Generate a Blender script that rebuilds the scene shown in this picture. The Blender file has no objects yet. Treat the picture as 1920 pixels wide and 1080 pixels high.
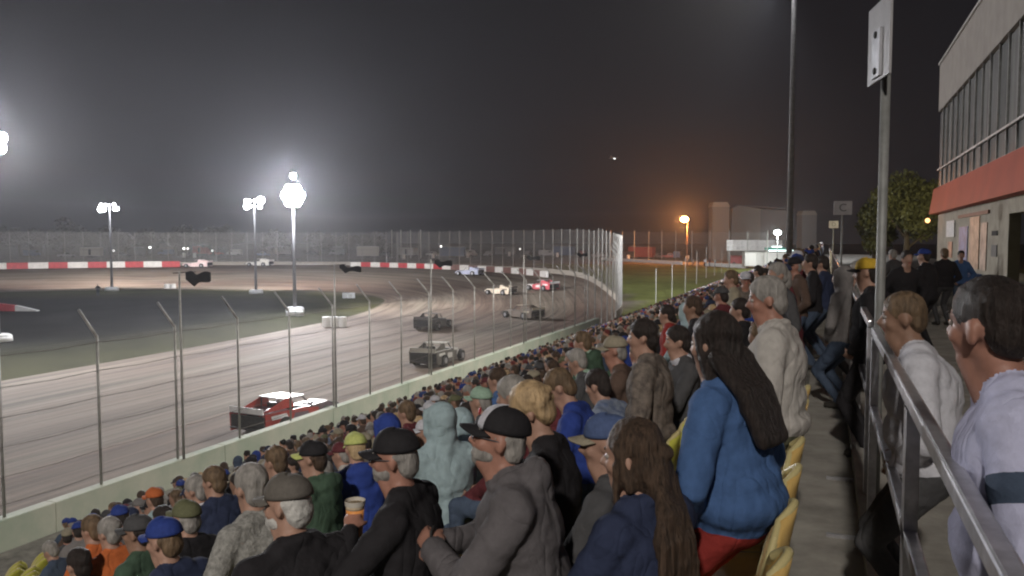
import bpy, bmesh, math, random
import numpy as np
from mathutils import Vector, Matrix
R = math.radians
rnd = random.Random(7)
S = bpy.context.scene
COL = S.collection

# ------------------------------------------------------------------ camera
EYE = 7.5
YAW, PITCH, FPX = R(21.4), R(3.36), 1500.0
cd = bpy.data.cameras.new('camera'); cam = bpy.data.objects.new('camera', cd); COL.objects.link(cam)
cam.location = (0, 0, EYE); cam.rotation_euler = (R(90) - PITCH, 0, YAW)
cd.sensor_width = 36; cd.lens = 36 * FPX / 1920; cd.clip_start = 0.05; cd.clip_end = 3000
S.camera = cam
# ------------------------------------------------------------------ night sky
w = bpy.data.worlds.new('World'); S.world = w; w.use_nodes = True
nt = w.node_tree; bg = nt.nodes['Background']
tc = nt.nodes.new('ShaderNodeTexCoord'); sp = nt.nodes.new('ShaderNodeSeparateXYZ')
ramp = nt.nodes.new('ShaderNodeValToRGB')
ramp.color_ramp.elements[0].position = 0.0; ramp.color_ramp.elements[0].color = (0.030, 0.028, 0.032, 1)
ramp.color_ramp.elements[1].position = 0.6; ramp.color_ramp.elements[1].color = (0.014, 0.013, 0.016, 1)
nt.links.new(tc.outputs['Generated'], sp.inputs[0]); nt.links.new(sp.outputs['Z'], ramp.inputs[0])
nt.links.new(ramp.outputs[0], bg.inputs[0]); bg.inputs[1].default_value = 0.45
S.cycles.filter_width = 2.1
S.view_settings.view_transform = 'Standard'; S.view_settings.look = 'None'
S.view_settings.exposure = 0; S.view_settings.gamma = 1; S.view_settings.use_curve_mapping = False

# ------------------------------------------------------------------ basic helpers
_rt = np.array([math.cos(YAW), math.sin(YAW), 0.0]); _fh = np.array([-math.sin(YAW), math.cos(YAW), 0.0])
_fw = _fh * math.cos(PITCH) + np.array([0, 0, -math.sin(PITCH)])
_up = _fh * math.sin(PITCH) + np.array([0, 0, math.cos(PITCH)])
def at(px, py, d):            # world point seen at a photo pixel (1920 wide), d metres in front
    return np.array([0, 0, EYE]) + d * (_fw + (px - 960) / FPX * _rt - (py - 540) / FPX * _up)
def ground(px, py, z=0.0):
    r = _fw + (px - 960) / FPX * _rt - (py - 540) / FPX * _up
    return np.array([0, 0, EYE]) + r * ((z - EYE) / r[2])
def proj(p):
    v = np.array(p) - np.array([0, 0, EYE]); d = v @ _fw
    return 960 + FPX * (v @ _rt) / max(d, 1e-6), 540 - FPX * (v @ _up) / max(d, 1e-6), d

MATS = {}
def mat(name, col, rough=0.7, metal=0.0, var=0.12, scale=6.0, bump=0.0, emit=None, es=1.0, col2=None, spec=0.3, stretch=(1, 1, 1)):
    if name in MATS: return MATS[name]
    m = bpy.data.materials.new(name); m.use_nodes = True; n = m.node_tree; b = n.nodes['Principled BSDF']
    b.inputs['Roughness'].default_value = rough; b.inputs['Metallic'].default_value = metal
    b.inputs['Specular IOR Level'].default_value = spec
    t = n.nodes.new('ShaderNodeTexCoord'); mp = n.nodes.new('ShaderNodeMapping'); mp.inputs['Scale'].default_value = stretch
    no = n.nodes.new('ShaderNodeTexNoise'); no.inputs['Scale'].default_value = scale; no.inputs['Detail'].default_value = 5
    no.inputs['Roughness'].default_value = 0.65
    n.links.new(t.outputs['Object'], mp.inputs[0]); n.links.new(mp.outputs[0], no.inputs['Vector'])
    mx = n.nodes.new('ShaderNodeMix'); mx.data_type = 'RGBA'
    c2 = col2 or tuple(min(1, c * (1 + var * 2)) for c in col); c1 = col if col2 else tuple(c * (1 - var * 2) for c in col)
    mx.inputs[6].default_value = (*c1, 1); mx.inputs[7].default_value = (*c2, 1)
    cr = n.nodes.new('ShaderNodeMapRange'); cr.inputs[1].default_value = 0.3; cr.inputs[2].default_value = 0.7
    n.links.new(no.outputs['Fac'], cr.inputs[0]); n.links.new(cr.outputs[0], mx.inputs[0])
    n.links.new(mx.outputs[2], b.inputs['Base Color'])
    if bump:
        bu = n.nodes.new('ShaderNodeBump'); bu.inputs['Strength'].default_value = bump; bu.inputs['Distance'].default_value = 0.02
        n.links.new(no.outputs['Fac'], bu.inputs['Height']); n.links.new(bu.outputs[0], b.inputs['Normal'])
    if emit:
        b.inputs['Emission Color'].default_value = (*emit, 1); b.inputs['Emission Strength'].default_value = es
    MATS[name] = m; return m

ORD = ['first', 'second', 'third', 'fourth', 'fifth', 'sixth', 'seventh', 'eighth', 'ninth', 'tenth', 'eleventh', 'twelfth', 'thirteenth', 'fourteenth', 'fifteenth', 'sixteenth', 'seventeenth', 'eighteenth', 'nineteenth', 'twentieth'] + ['twenty-' + w_ for w_ in ('first', 'second', 'third', 'fourth', 'fifth', 'sixth', 'seventh', 'eighth', 'ninth')] + ['thirtieth'] + ['thirty-' + w_ for w_ in ('first', 'second', 'third', 'fourth', 'fifth', 'sixth', 'seventh', 'eighth', 'ninth')] + ['fortieth']*60
def tag(o, label=None, cat=None, group=None, kind=None):
    if label: o['label'] = label
    if cat: o['category'] = cat
    if group: o['group'] = group
    if kind: o['kind'] = kind
    return o
def empty(name, loc, rz=0, label=None, cat=None, group=None):
    o = bpy.data.objects.new(name, None); COL.objects.link(o); o.location = tuple(loc); o.rotation_euler = (0, 0, rz)
    o.empty_display_size = 0.1
    return tag(o, label, cat, group)
def link(name, me, parent=None, mats=None):
    o = bpy.data.objects.new(name, me); COL.objects.link(o)
    if parent: o.parent = parent
    if mats:
        for m in mats: me.materials.append(m)
    return o
def copy_tree(o, parent=None):
    c = o.copy(); COL.objects.link(c)
    if parent: c.parent = parent
    for ch in list(o.children): copy_tree(ch, c)
    return c
class MB:                       # collects simple solids in one mesh
    def __init__(s): s.bm = bmesh.new()
    def box(s, c, size, rot=None, bevel=0):
        r = bmesh.ops.create_cube(s.bm, size=1)
        M = Matrix.Translation(c) @ (rot.to_4x4() if rot else Matrix()) @ Matrix.Diagonal((*size, 1))
        bmesh.ops.transform(s.bm, matrix=M, verts=r['verts'])
        if bevel:
            es = list({e for v in r['verts'] for e in v.link_edges})
            bmesh.ops.bevel(s.bm, geom=es, offset=bevel, segments=2, affect='EDGES', profile=0.6)
        return s
    def tube(s, a, b, r0, r1=None, n=8, caps=True):
        a, b = Vector(a), Vector(b); d = b - a
        r = bmesh.ops.create_cone(s.bm, cap_ends=caps, segments=n, radius1=r0, radius2=r0 if r1 is None else r1, depth=d.length)
        M = Matrix.Translation((a + b) / 2) @ d.to_track_quat('Z', 'Y').to_matrix().to_4x4()
        bmesh.ops.transform(s.bm, matrix=M, verts=r['verts']); return s
    def ball(s, c, r, n=10, scl=(1, 1, 1), rot=None):
        q = bmesh.ops.create_uvsphere(s.bm, u_segments=n, v_segments=max(4, n // 2 + 1), radius=r)
        M = Matrix.Translation(c) @ (rot.to_4x4() if rot else Matrix()) @ Matrix.Diagonal((*scl, 1))
        bmesh.ops.transform(s.bm, matrix=M, verts=q['verts']); return s
    def prism(s, pts, axis, a, b):   # polygon extruded along axis from a to b
        def P(p, t):
            return {'x': (t, p[0], p[1]), 'y': (p[0], t, p[1]), 'z': (p[0], p[1], t)}[axis]
        v0 = [s.bm.verts.new(P(p, a)) for p in pts]; v1 = [s.bm.verts.new(P(p, b)) for p in pts]
        n = len(pts)
        s.bm.faces.new(v0); s.bm.faces.new(list(reversed(v1)))
        for i in range(n): s.bm.faces.new((v0[i], v1[i], v1[(i + 1) % n], v0[(i + 1) % n]))
        return s
    def build(s, name, m, parent=None, smooth=False):
        bmesh.ops.recalc_face_normals(s.bm, faces=s.bm.faces)
        me = bpy.data.meshes.new(name); s.bm.to_mesh(me); s.bm.free()
        if smooth: me.polygons.foreach_set('use_smooth', [True] * len(me.polygons))
        return link(name, me, parent, [m])
def mesh_np(name, V, F, m=None, parent=None, smooth=False):
    me = bpy.data.meshes.new(name); me.from_pydata([tuple(v) for v in V], [], [tuple(f) for f in F]); me.update()
    if smooth: me.polygons.foreach_set('use_smooth', [True] * len(me.polygons))
    return link(name, me, parent, [m] if m else None)
def tube_path(mb, pts, r, n=6):
    for i in range(len(pts) - 1): mb.tube(pts[i], pts[i + 1], r, n=n)
    for p in pts[1:-1]: mb.ball(p, r * 1.02, n=6)
def text_obj(name, body, size, m, parent, loc, rot, depth=0.004):
    c = bpy.data.curves.new(name, 'FONT'); c.body = body; c.size = size; c.extrude = depth; c.align_x = 'CENTER'; c.align_y = 'CENTER'
    t = bpy.data.objects.new(name, c); COL.objects.link(t)
    me = bpy.data.meshes.new_from_object(t.evaluated_get(bpy.context.evaluated_depsgraph_get()))
    bpy.data.objects.remove(t); o = link(name, me, parent, [m]); o.location = loc; o.rotation_euler = rot; return o

# ------------------------------------------------------------------ track outline
OUT = [(-18,-40),(-18,30),(-18,62),(-19.5,80),(-24,96),(-39,125),(-62,143),(-103,156),(-150,128),(-172,80),(-175,-40)]
INN = [(-41,-40),(-41,30),(-42,52),(-44,68),(-48,80),(-54,91),(-68,101),(-92,97),(-112,82),(-126,55),(-130,-40)]
def crom(P, t):
    i = min(int(t), len(P) - 2); f = t - i
    p = [np.array(P[max(0, min(len(P) - 1, k))], float) for k in (i - 1, i, i + 1, i + 2)]
    if i == 0: p[0] = 2 * p[1] - p[2]
    if i == len(P) - 2: p[3] = 2 * p[2] - p[1]
    T = [0]
    for k in range(3): T.append(T[-1] + max(1e-6, np.linalg.norm(p[k + 1] - p[k])) ** 0.5)
    u = T[1] + f * (T[2] - T[1])
    A = [p[k] * (T[k + 1] - u) / (T[k + 1] - T[k]) + p[k + 1] * (u - T[k]) / (T[k + 1] - T[k]) for k in range(3)]
    B = [A[k] * (T[k + 2] - u) / (T[k + 2] - T[k]) + A[k + 1] * (u - T[k]) / (T[k + 2] - T[k]) for k in range(2)]
    return B[0] * (T[2] - u) / (T[2] - T[1]) + B[1] * (u - T[1]) / (T[2] - T[1])
ts = np.linspace(0, 10, 201)
OUTP = np.array([crom(OUT, t) for t in ts]); INNP = np.array([crom(INN, t) for t in ts])
def sstep(x): x = np.clip(x, 0, 1); return x * x * (3 - 2 * x)
def H(P):                       # ground height, vectorised over (n,2)
    P = np.atleast_2d(np.array(P, float))[:, :2]
    best = np.full(len(P), 1e9); ins = np.zeros(len(P), bool)
    poly = np.vstack([INNP, [[-130, -400], [-41, -400]]])
    for i in range(len(poly)):
        a, b = poly[i], poly[(i + 1) % len(poly)]; d = b - a
        t = np.clip(((P - a) @ d) / (d @ d + 1e-9), 0, 1); q = P - a - t[:, None] * d
        best = np.minimum(best, np.hypot(q[:, 0], q[:, 1]))
        c = ((a[1] > P[:, 1]) != (b[1] > P[:, 1]))
        with np.errstate(divide='ignore', invalid='ignore'):
            xi = (b[0] - a[0]) * (P[:, 1] - a[1]) / (b[1] - a[1] + 1e-12) + a[0]
        ins ^= c & (P[:, 0] < xi)
    A = np.maximum(sstep((P[:, 1] - 85) / 40), sstep((-P[:, 0] - 95) / 30))
    return np.where(ins, 0, 2.0 * A * sstep(best / 40.0) ** 0.8)
def H1(x, y): return float(H([(x, y)])[0])

# ------------------------------------------------------------------ ground (one sheet to the horizon) and track
xs = np.concatenate([[-1500, -900, -500, -350, -260], np.arange(-220, 60, 3.0), [80, 120, 200, 400, 800, 1500]])
ys = np.concatenate([[-900, -400, -150, -80], np.arange(-50, 220, 3.0), [240, 280, 340, 420, 600, 900, 1600]])
GX, GY = np.meshgrid(xs, ys); P2 = np.stack([GX.ravel(), GY.ravel()], 1); HZ = H(P2) - 0.06
nx, ny = len(xs), len(ys)
F = [(j * nx + i, j * nx + i + 1, (j + 1) * nx + i + 1, (j + 1) * nx + i) for j in range(ny - 1) for i in range(nx - 1)]
V = np.column_stack([P2, HZ])
# soil colours by place
def ell(P, cx, cy, a, b, soft=0.25):
    d = np.hypot((P[:, 0] - cx) / a, (P[:, 1] - cy) / b); return np.clip((1 + soft - d) / (2 * soft), 0, 1)
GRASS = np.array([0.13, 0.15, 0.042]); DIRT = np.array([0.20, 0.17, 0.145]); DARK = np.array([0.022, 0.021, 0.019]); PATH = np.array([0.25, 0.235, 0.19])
gc = np.tile(DIRT, (len(P2), 1))
def blend(m, c):
    global gc
    gc = gc * (1 - m[:, None]) + c * m[:, None]
out_r = ((P2[:, 0] > -22 - 0.5 * np.clip(P2[:, 1] - 95, 0, 90)) & (P2[:, 1] > 62) & (P2[:, 1] < 200)).astype(float); blend(out_r, GRASS)
blend(((P2[:, 0] > -15) & (P2[:, 1] > 62) & (P2[:, 1] < 104)).astype(float) * 0.8, PATH)
blend(((P2[:, 1] > 185) | (P2[:, 0] < -180)).astype(float), np.array([0.13, 0.115, 0.10]))
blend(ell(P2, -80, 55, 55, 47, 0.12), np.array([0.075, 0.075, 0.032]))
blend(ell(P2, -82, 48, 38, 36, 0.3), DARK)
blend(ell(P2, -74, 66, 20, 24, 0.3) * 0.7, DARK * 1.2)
gm = bpy.data.materials.new('ground'); gm.use_nodes = True; n = gm.node_tree; b = n.nodes['Principled BSDF']
b.inputs['Roughness'].default_value = 0.95; b.inputs['Specular IOR Level'].default_value = 0.1
ca = n.nodes.new('ShaderNodeVertexColor'); ca.layer_name = 'soil'
t = n.nodes.new('ShaderNodeTexCoord'); n1 = n.nodes.new('ShaderNodeTexNoise'); n1.inputs['Scale'].default_value = 0.16; n1.inputs['Detail'].default_value = 8
n1.inputs['Roughness'].default_value = 0.7
mr = n.nodes.new('ShaderNodeMapRange'); mr.inputs[1].default_value = 0.3; mr.inputs[2].default_value = 0.7; mr.inputs[3].default_value = 0.55; mr.inputs[4].default_value = 1.45
vm = n.nodes.new('ShaderNodeVectorMath'); vm.operation = 'SCALE'
n.links.new(t.outputs['Object'], n1.inputs[0]); n.links.new(n1.outputs[0], mr.inputs[0])
n.links.new(ca.outputs[0], vm.inputs[0]); n.links.new(mr.outputs[0], vm.inputs['Scale']); n.links.new(vm.outputs[0], b.inputs['Base Color'])
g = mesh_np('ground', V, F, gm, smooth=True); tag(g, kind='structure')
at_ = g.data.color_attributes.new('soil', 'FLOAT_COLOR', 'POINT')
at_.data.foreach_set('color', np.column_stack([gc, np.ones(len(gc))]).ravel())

NC = 26; TV = []; TF = []; UV = []
al = np.concatenate([[0], np.cumsum(np.hypot(*np.diff(OUTP, axis=0).T))])
for i in range(201):
    for j in range(NC + 1):
        f = j / NC; TV.append((*(INNP[i] * (1 - f) + OUTP[i] * f), 0)); UV.append((al[i], f * 24))
TV = np.array(TV); TV[:, 2] = H(TV[:, :2]) + 0.015
for i in range(200):
    for j in range(NC):
        a = i * (NC + 1) + j; TF.append((a, a + 1, a + NC + 2, a + NC + 1))
tm = bpy.data.materials.new('clay_track'); tm.use_nodes = True; n = tm.node_tree; b = n.nodes['Principled BSDF']
b.inputs['Roughness'].default_value = 0.8; b.inputs['Specular IOR Level'].default_value = 0.25
uv = n.nodes.new('ShaderNodeUVMap'); uv.uv_map = 'lane'
def lane_noise(sx, sy, detail, rough=0.6, w=0):
    mp = n.nodes.new('ShaderNodeMapping'); mp.inputs['Scale'].default_value = (sx, sy, 1); mp.inputs['Location'].default_value = (w, w, 0)
    no = n.nodes.new('ShaderNodeTexNoise'); no.inputs['Scale'].default_value = 1; no.inputs['Detail'].default_value = detail; no.inputs['Roughness'].default_value = rough
    no.inputs['Distortion'].default_value = 0.15
    n.links.new(uv.outputs[0], mp.inputs[0]); n.links.new(mp.outputs[0], no.inputs['Vector']); return no
na = lane_noise(0.025, 1.1, 6, 0.7); nb = lane_noise(0.035, 3.2, 4, 0.6, 9); ncn = lane_noise(0.012, 0.16, 3, 0.5, 3); nd = lane_noise(1.2, 1.6, 6, 0.7, 5)
r1 = n.nodes.new('ShaderNodeValToRGB'); e = r1.color_ramp.elements
e[0].position = 0.34; e[0].color = (0.135, 0.105, 0.088, 1); e[1].position = 0.66; e[1].color = (0.33, 0.285, 0.24, 1)
e2 = e.new(0.5); e2.color = (0.24, 0.20, 0.168, 1)
n.links.new(na.outputs[0], r1.inputs[0])
m1 = n.nodes.new('ShaderNodeMix'); m1.data_type = 'RGBA'; m1.blend_type = 'MULTIPLY'; m1.inputs[0].default_value = 0.75
r2 = n.nodes.new('ShaderNodeValToRGB'); r2.color_ramp.elements[0].position = 0.36; r2.color_ramp.elements[0].color = (0.52, 0.5, 0.5, 1); r2.color_ramp.elements[1].position = 0.5; r2.color_ramp.elements[1].color = (1, 1, 1, 1)
n.links.new(nb.outputs[0], r2.inputs[0]); n.links.new(r1.outputs[0], m1.inputs[6]); n.links.new(r2.outputs[0], m1.inputs[7])
m2 = n.nodes.new('ShaderNodeMix'); m2.data_type = 'RGBA'; m2.blend_type = 'MULTIPLY'; m2.inputs[0].default_value = 0.9
r3 = n.nodes.new('ShaderNodeValToRGB'); r3.color_ramp.elements[0].position = 0.35; r3.color_ramp.elements[0].color = (0.75, 0.6, 0.56, 1); r3.color_ramp.elements[1].position = 0.6; r3.color_ramp.elements[1].color = (1.05, 1.05, 1.0, 1)
n.links.new(ncn.outputs[0], r3.inputs[0]); n.links.new(m1.outputs[2], m2.inputs[6]); n.links.new(r3.outputs[0], m2.inputs[7])
n.links.new(m2.outputs[2], b.inputs['Base Color'])
bu = n.nodes.new('ShaderNodeBump'); bu.inputs['Strength'].default_value = 0.5; bu.inputs['Distance'].default_value = 0.08
ad = n.nodes.new('ShaderNodeMath'); ad.operation = 'ADD'; n.links.new(nb.outputs[0], ad.inputs[0]); n.links.new(nd.outputs[0], ad.inputs[1])
n.links.new(ad.outputs[0], bu.inputs['Height']); n.links.new(bu.outputs[0], b.inputs['Normal'])
trk = mesh_np('track', TV, TF, tm, smooth=True); tag(trk, kind='structure')
uvl = trk.data.uv_layers.new(name='lane'); li = np.zeros(len(trk.data.loops), int); trk.data.loops.foreach_get('vertex_index', li)
uvl.data.foreach_set('uv', np.array(UV)[li].ravel())

# ------------------------------------------------------------------ stand, walkway, wall
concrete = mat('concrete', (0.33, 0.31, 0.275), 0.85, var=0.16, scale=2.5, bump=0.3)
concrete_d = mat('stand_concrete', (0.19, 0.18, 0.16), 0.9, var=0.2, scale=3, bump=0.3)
E = 1.85; WALK = EYE - E; DROP = 0.288; PITCHX = 0.8
def rowx(k): return -0.37 - PITCHX * k
def floorz(x):
    if x > -0.17: return WALK
    k = int(math.ceil((-0.97 - x) / 0.8 - 1e-9)); k = max(0, min(17, k)); return WALK - DROP * k
YE = 112
st = empty('grandstand', (0, 0, 0), label='stepped concrete grandstand sloping down from the walkway to the track wall', cat='grandstand')
for k in range(18):
    z1 = WALK - DROP * k - 0.005
    x0, x1 = rowx(k) - 0.6, rowx(k) + 0.2
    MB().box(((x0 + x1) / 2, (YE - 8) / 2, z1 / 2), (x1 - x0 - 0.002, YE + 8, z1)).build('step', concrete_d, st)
wk = MB().box((5.14, 50, WALK / 2), (10.616, 140, WALK)).build('walkway', concrete); tag(wk, kind='structure')
ax0 = rowx(17) - 0.6; AZ = 0.30
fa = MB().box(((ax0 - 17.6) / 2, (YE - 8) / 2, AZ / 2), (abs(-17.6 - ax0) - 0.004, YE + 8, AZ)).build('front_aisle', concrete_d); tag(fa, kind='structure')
wallm = mat('painted_wall', (0.36, 0.43, 0.34), 0.7, var=0.12, scale=0.7, bump=0.25, col2=(0.56, 0.56, 0.47))
fw = empty('retaining_wall', (-17.8, 0, 0), label='long pale green painted concrete wall between the track and the stand', cat='wall')
yy = -10.0
while yy < 65:
    y2 = min(yy + 6, 65.2)
    MB().box((0, (yy + y2) / 2, 0.52), (0.36, y2 - yy - 0.012, 1.04), bevel=0.03).build('wall_section', wallm, fw); yy = y2
# joint covers and aisle marks on the walkway
joint = mat('joint_cover', (0.42, 0.40, 0.38), 0.5, 0.6)
# ------------------------------------------------------------------ catch fence
galv = mat('galvanised_steel', (0.26, 0.26, 0.25), 0.6, 0.3, var=0.1, scale=8)
galv_l = mat('fence_post_steel', (0.34, 0.33, 0.31), 0.5, 0.3, var=0.1, scale=8)
cable_m = mat('cable_steel', (0.20, 0.18, 0.17), 0.6, 0.5)
def wire_mat(name, sp, cover, col):
    m = bpy.data.materials.new(name); m.use_nodes = True; n = m.node_tree; b = n.nodes['Principled BSDF']; o = n.nodes['Material Output']
    b.inputs['Base Color'].default_value = (*col, 1); b.inputs['Roughness'].default_value = 0.5; b.inputs['Metallic'].default_value = 0.2
    uv = n.nodes.new('ShaderNodeUVMap'); uv.uv_map = 'wire'; s = n.nodes.new('ShaderNodeSeparateXYZ'); n.links.new(uv.outputs[0], s.inputs[0])
    outs = []
    for sg in (1, -1):
        a = n.nodes.new('ShaderNodeMath'); a.operation = 'MULTIPLY_ADD'; a.inputs[1].default_value = sg; n.links.new(s.outputs[1], a.inputs[0]); n.links.new(s.outputs[0], a.inputs[2])
        d = n.nodes.new('ShaderNodeMath'); d.operation = 'DIVIDE'; d.inputs[1].default_value = sp; n.links.new(a.outputs[0], d.inputs[0])
        f = n.nodes.new('ShaderNodeMath'); f.operation = 'FRACT'; n.links.new(d.outputs[0], f.inputs[0])
        l = n.nodes.new('ShaderNodeMath'); l.operation = 'LESS_THAN'; l.inputs[1].default_value = cover; n.links.new(f.outputs[0], l.inputs[0]); outs.append(l)
    mx = n.nodes.new('ShaderNodeMath'); mx.operation = 'MAXIMUM'; n.links.new(outs[0].outputs[0], mx.inputs[0]); n.links.new(outs[1].outputs[0], mx.inputs[1])
    n.links.new(mx.outputs[0], b.inputs['Alpha']); return m
wire_near = wire_mat('chain_link_near', 0.07, 0.045, (0.32, 0.31, 0.30)); wire_far = wire_mat('chain_link_far', 0.10, 0.09, (0.45, 0.44, 0.42))
def wire_panel(p0, p1, b0, b1, t0, t1, m, parent):
    L = math.hypot(p1[0] - p0[0], p1[1] - p0[1])
    V = [(p0[0], p0[1], b0), (p1[0], p1[1], b1), (p1[0], p1[1], t1), (p0[0], p0[1], t0)]
    o = mesh_np('wire_mesh', V, [(0, 1, 2, 3)], m, parent)
    u = o.data.uv_layers.new(name='wire'); u.data.foreach_set('uv', [0, b0, L, b1, L, t1, 0, t0]); return o
cf = empty('catch_fence', (-17.8, 0, 1.0), label='tall wire catch fence with bent top posts standing on the wall before the stand', cat='fence')
posts_y = [10.1 + 2.7 * i for i in range(20)]
pm = MB().tube((0, 0, 0), (0, 0, 4.0), 0.036, n=8); pm.tube((0, 0, 3.98), (-0.62, 0, 4.68), 0.036, n=8); pm.ball((0, 0, 4.0), 0.037)
post0 = pm.build('post', galv_l, cf, True); post0.location = (0, posts_y[0], 0)
for y in posts_y[1:]:
    o = post0.copy(); COL.objects.link(o); o.location = (0, y, 0)
for z in (0.35, 1.0, 1.7, 2.4, 3.1, 3.85):
    c = MB(); pts = []
    for i, y in enumerate(posts_y):
        pts.append((0.05, y, z))
        if i < len(posts_y) - 1: pts.append((0.05, y + 1.35, z - 0.035))
    for i in range(len(pts) - 1): c.tube(pts[i], pts[i + 1], 0.0085, n=5)
    c.build('cable', cable_m, cf)
for i in range(len(posts_y) - 1):
    wire_panel((0.02, posts_y[i]), (0.02, posts_y[i + 1]), 0, 0, 3.95, 3.95, wire_near, cf)
# tall flag poles on the wall
blackcloth = mat('black_cloth', (0.02, 0.02, 0.022), 0.8, var=0.2, scale=5)
def flag(y, ztop, length, drop, lab, wave):
    r = empty('flag_pole', (-17.62, y, 1.04), label=lab, cat='flag', group='black flags on the poles along the track wall')
    MB().tube((0, 0, 0), (0, 0, ztop - 1.04), 0.04, 0.03).build('pole', galv_l, r, True)
    MB().tube((-0.25, 0, ztop - 1.10), (0.3, 0.35, ztop - 1.06), 0.018, n=6).build('arm', cable_m, r)
    nu, nv = 14, 8; Vv = []; Fc = []
    for i in range(nu + 1):
        u = i / nu
        for j in range(nv + 1):
            v = j / nv
            hgt = drop * (0.45 + 0.55 * math.sin(math.pi * min(1, u * 0.8 + 0.15)))
            Vv.append((0.1 + 0.72 * u * length + 0.06 * math.sin(7 * u + wave), 0.12 + 0.25 * u * length, ztop - 1.08 - v * hgt - 0.10 * u * wave + 0.05 * math.sin(9 * u + 2 * v)))
    for i in range(nu):
        for j in range(nv): a = i * (nv + 1) + j; Fc.append((a, a + 1, a + nv + 2, a + nv + 1))
    f = mesh_np('flag_cloth', Vv, Fc, blackcloth, r, True)
    so = f.modifiers.new('s', 'SOLIDIFY'); so.thickness = 0.012
flag(18.25, 6.62, 0.95, 0.36, 'black flag on the leftmost tall pole of the track wall', 0.2)
flag(26.2, 6.62, 1.1, 0.24, 'black flag blown flat on the second tall pole from the left', 1.0)
flag(34.3, 6.62, 1.1, 0.30, 'black flag on the tall pole before the red and white blocks', 0.6)
flag(47.0, 6.62, 1.1, 0.26, 'black flag on the fourth tall pole, above the wing race cars', 0.8)
flag(58.0, 6.62, 1.0, 0.26, 'black flag on the tall pole farthest along the wall', 0.4)

# outer fence round turn one and the far straight
of = empty('outer_fence', (0, 0, 0), label='high wire fence on closely set poles curving round the far side of the track', cat='fence')
ow = empty('outer_wall', (0, 0, 0), label='low pale concrete wall curving round the outside of the far turn', cat='wall')
dist = 0; last = None; pts = []
acc = 0; i0 = np.searchsorted(ts, 2.05)
fine = np.array([crom(OUT, t) for t in np.linspace(2.05, 9.4, 1500)])
seg = np.concatenate([[0], np.cumsum(np.hypot(*np.diff(fine, axis=0).T))])
s = 0.0
while s < seg[-1]:
    k = np.searchsorted(seg, s); p = fine[min(k, len(fine) - 1)]; pts.append(p)
    s += 2.6 if s < 12 else (1.4 if s < 34 else 3.4)
pts = np.array(pts); hz = H(pts)
def fh(p): return 4.7 + 3.4 * float(sstep((p[1] - 66) / 22)) if p[0] > -30 else 7.6
pbase = {}
prev = None
for i, (p, z) in enumerate(zip(pts, hz)):
    h = fh(p)
    if prev is not None:
        wire_panel(prev[0], p, prev[1] + 0.6, z + 0.6, prev[1] + prev[2] - 0.15, z + h - 0.15, wire_far, of)
        a, c = Vector((*prev[0], prev[1])), Vector((*p, z)); d = c - a; rot = Matrix.Rotation(math.atan2(d.y, d.x), 3, 'Z')
        if i > 5: MB().box(tuple((a + c) / 2 + Vector((0, 0, 0.3))), (d.length - 0.01, 0.25, 0.9), rot).build('wall_section', mat('weathered_wall', (0.42, 0.38, 0.33), 0.8, var=0.2), ow)
    o = MB().tube((0, 0, 0), (0, 0, h), 0.06, 0.05, n=6)
    if h < 7: o.tube((0, 0, h - .02), (-0.55 if p[1] < 100 else 0, 0, h + 0.65), 0.05, n=6)
    o = o.build('post', galv_l, of); o.location = (*p, z)
    prev = (p, z, h)
for hh in (1.6, 3.6, 5.6):
    c = MB()
    for i in range(8, len(pts) - 1):
        c.tube((*pts[i], hz[i] + hh), (*pts[i + 1], hz[i + 1] + hh), 0.02, n=4)
    c.build('cable', cable_m, of)
# red and white blocks
redp = mat('red_paint', (0.50, 0.05, 0.06), 0.5, var=0.12, scale=1.5); whitep = mat('white_paint', (0.80, 0.77, 0.74), 0.5, var=0.06, scale=1.5)
fadedp = mat('worn_red_paint', (0.20, 0.11, 0.095), 0.7, var=0.15, scale=1.5)
def lane(t, f): a, c = crom(INN, t), crom(OUT, t); return a * (1 - f) + c * f
def blocks(t0, t1, f, lab, ln, hgt, n0=0, fade=0):
    r = empty('track_barrier', (0, 0, 0), label=lab, cat='barrier')
    tt = np.linspace(t0, t1, 600); P = np.array([lane(t, f) for t in tt]); sg = np.concatenate([[0], np.cumsum(np.hypot(*np.diff(P, axis=0).T))])
    s = 0; i = n0
    while s + ln < sg[-1]:
        p = P[np.searchsorted(sg, s)]; q = P[min(len(P) - 1, np.searchsorted(sg, s + ln))]; d = q - p; mid = (p + q) / 2; z = H1(*mid)
        MB().box((*mid, z + hgt / 2), (np.hypot(*d) - 0.02, 0.4, hgt), Matrix.Rotation(math.atan2(d[1], d[0]), 3, 'Z'), bevel=0.04).build('block', (redp if not (fade and s < fade) else fadedp, whitep)[i % 2], r)
        s += ln; i += 1
blocks(5.0, 6.85, 0.86, 'row of red and white painted concrete blocks along the far turn', 2.7, 1.0, 1, 34)
blocks(7.6, 9.3, 0.80, 'long red and white striped barrier along the far straight', 3.5, 1.25, 0)
# short striped wedge barrier in the infield
p = ground(20, 583); r = empty('track_barrier', p, R(15), label='red and white wedge shaped barrier in the dark infield at far left', cat='barrier')
for i, (x0, x1, h0, h1) in enumerate([(-6, -2.2, 0.9, 0.9), (-2.2, 0.7, 0.9, 0.62), (0.7, 3.2, 0.62, 0.1)]):
    MB().prism([(x0, 0), (x1 - 0.02, 0), (x1 - 0.02, h1), (x0, h0)], 'y', -0.25, 0.25).build('block', (whitep, redp, whitep)[i], r)

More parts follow.
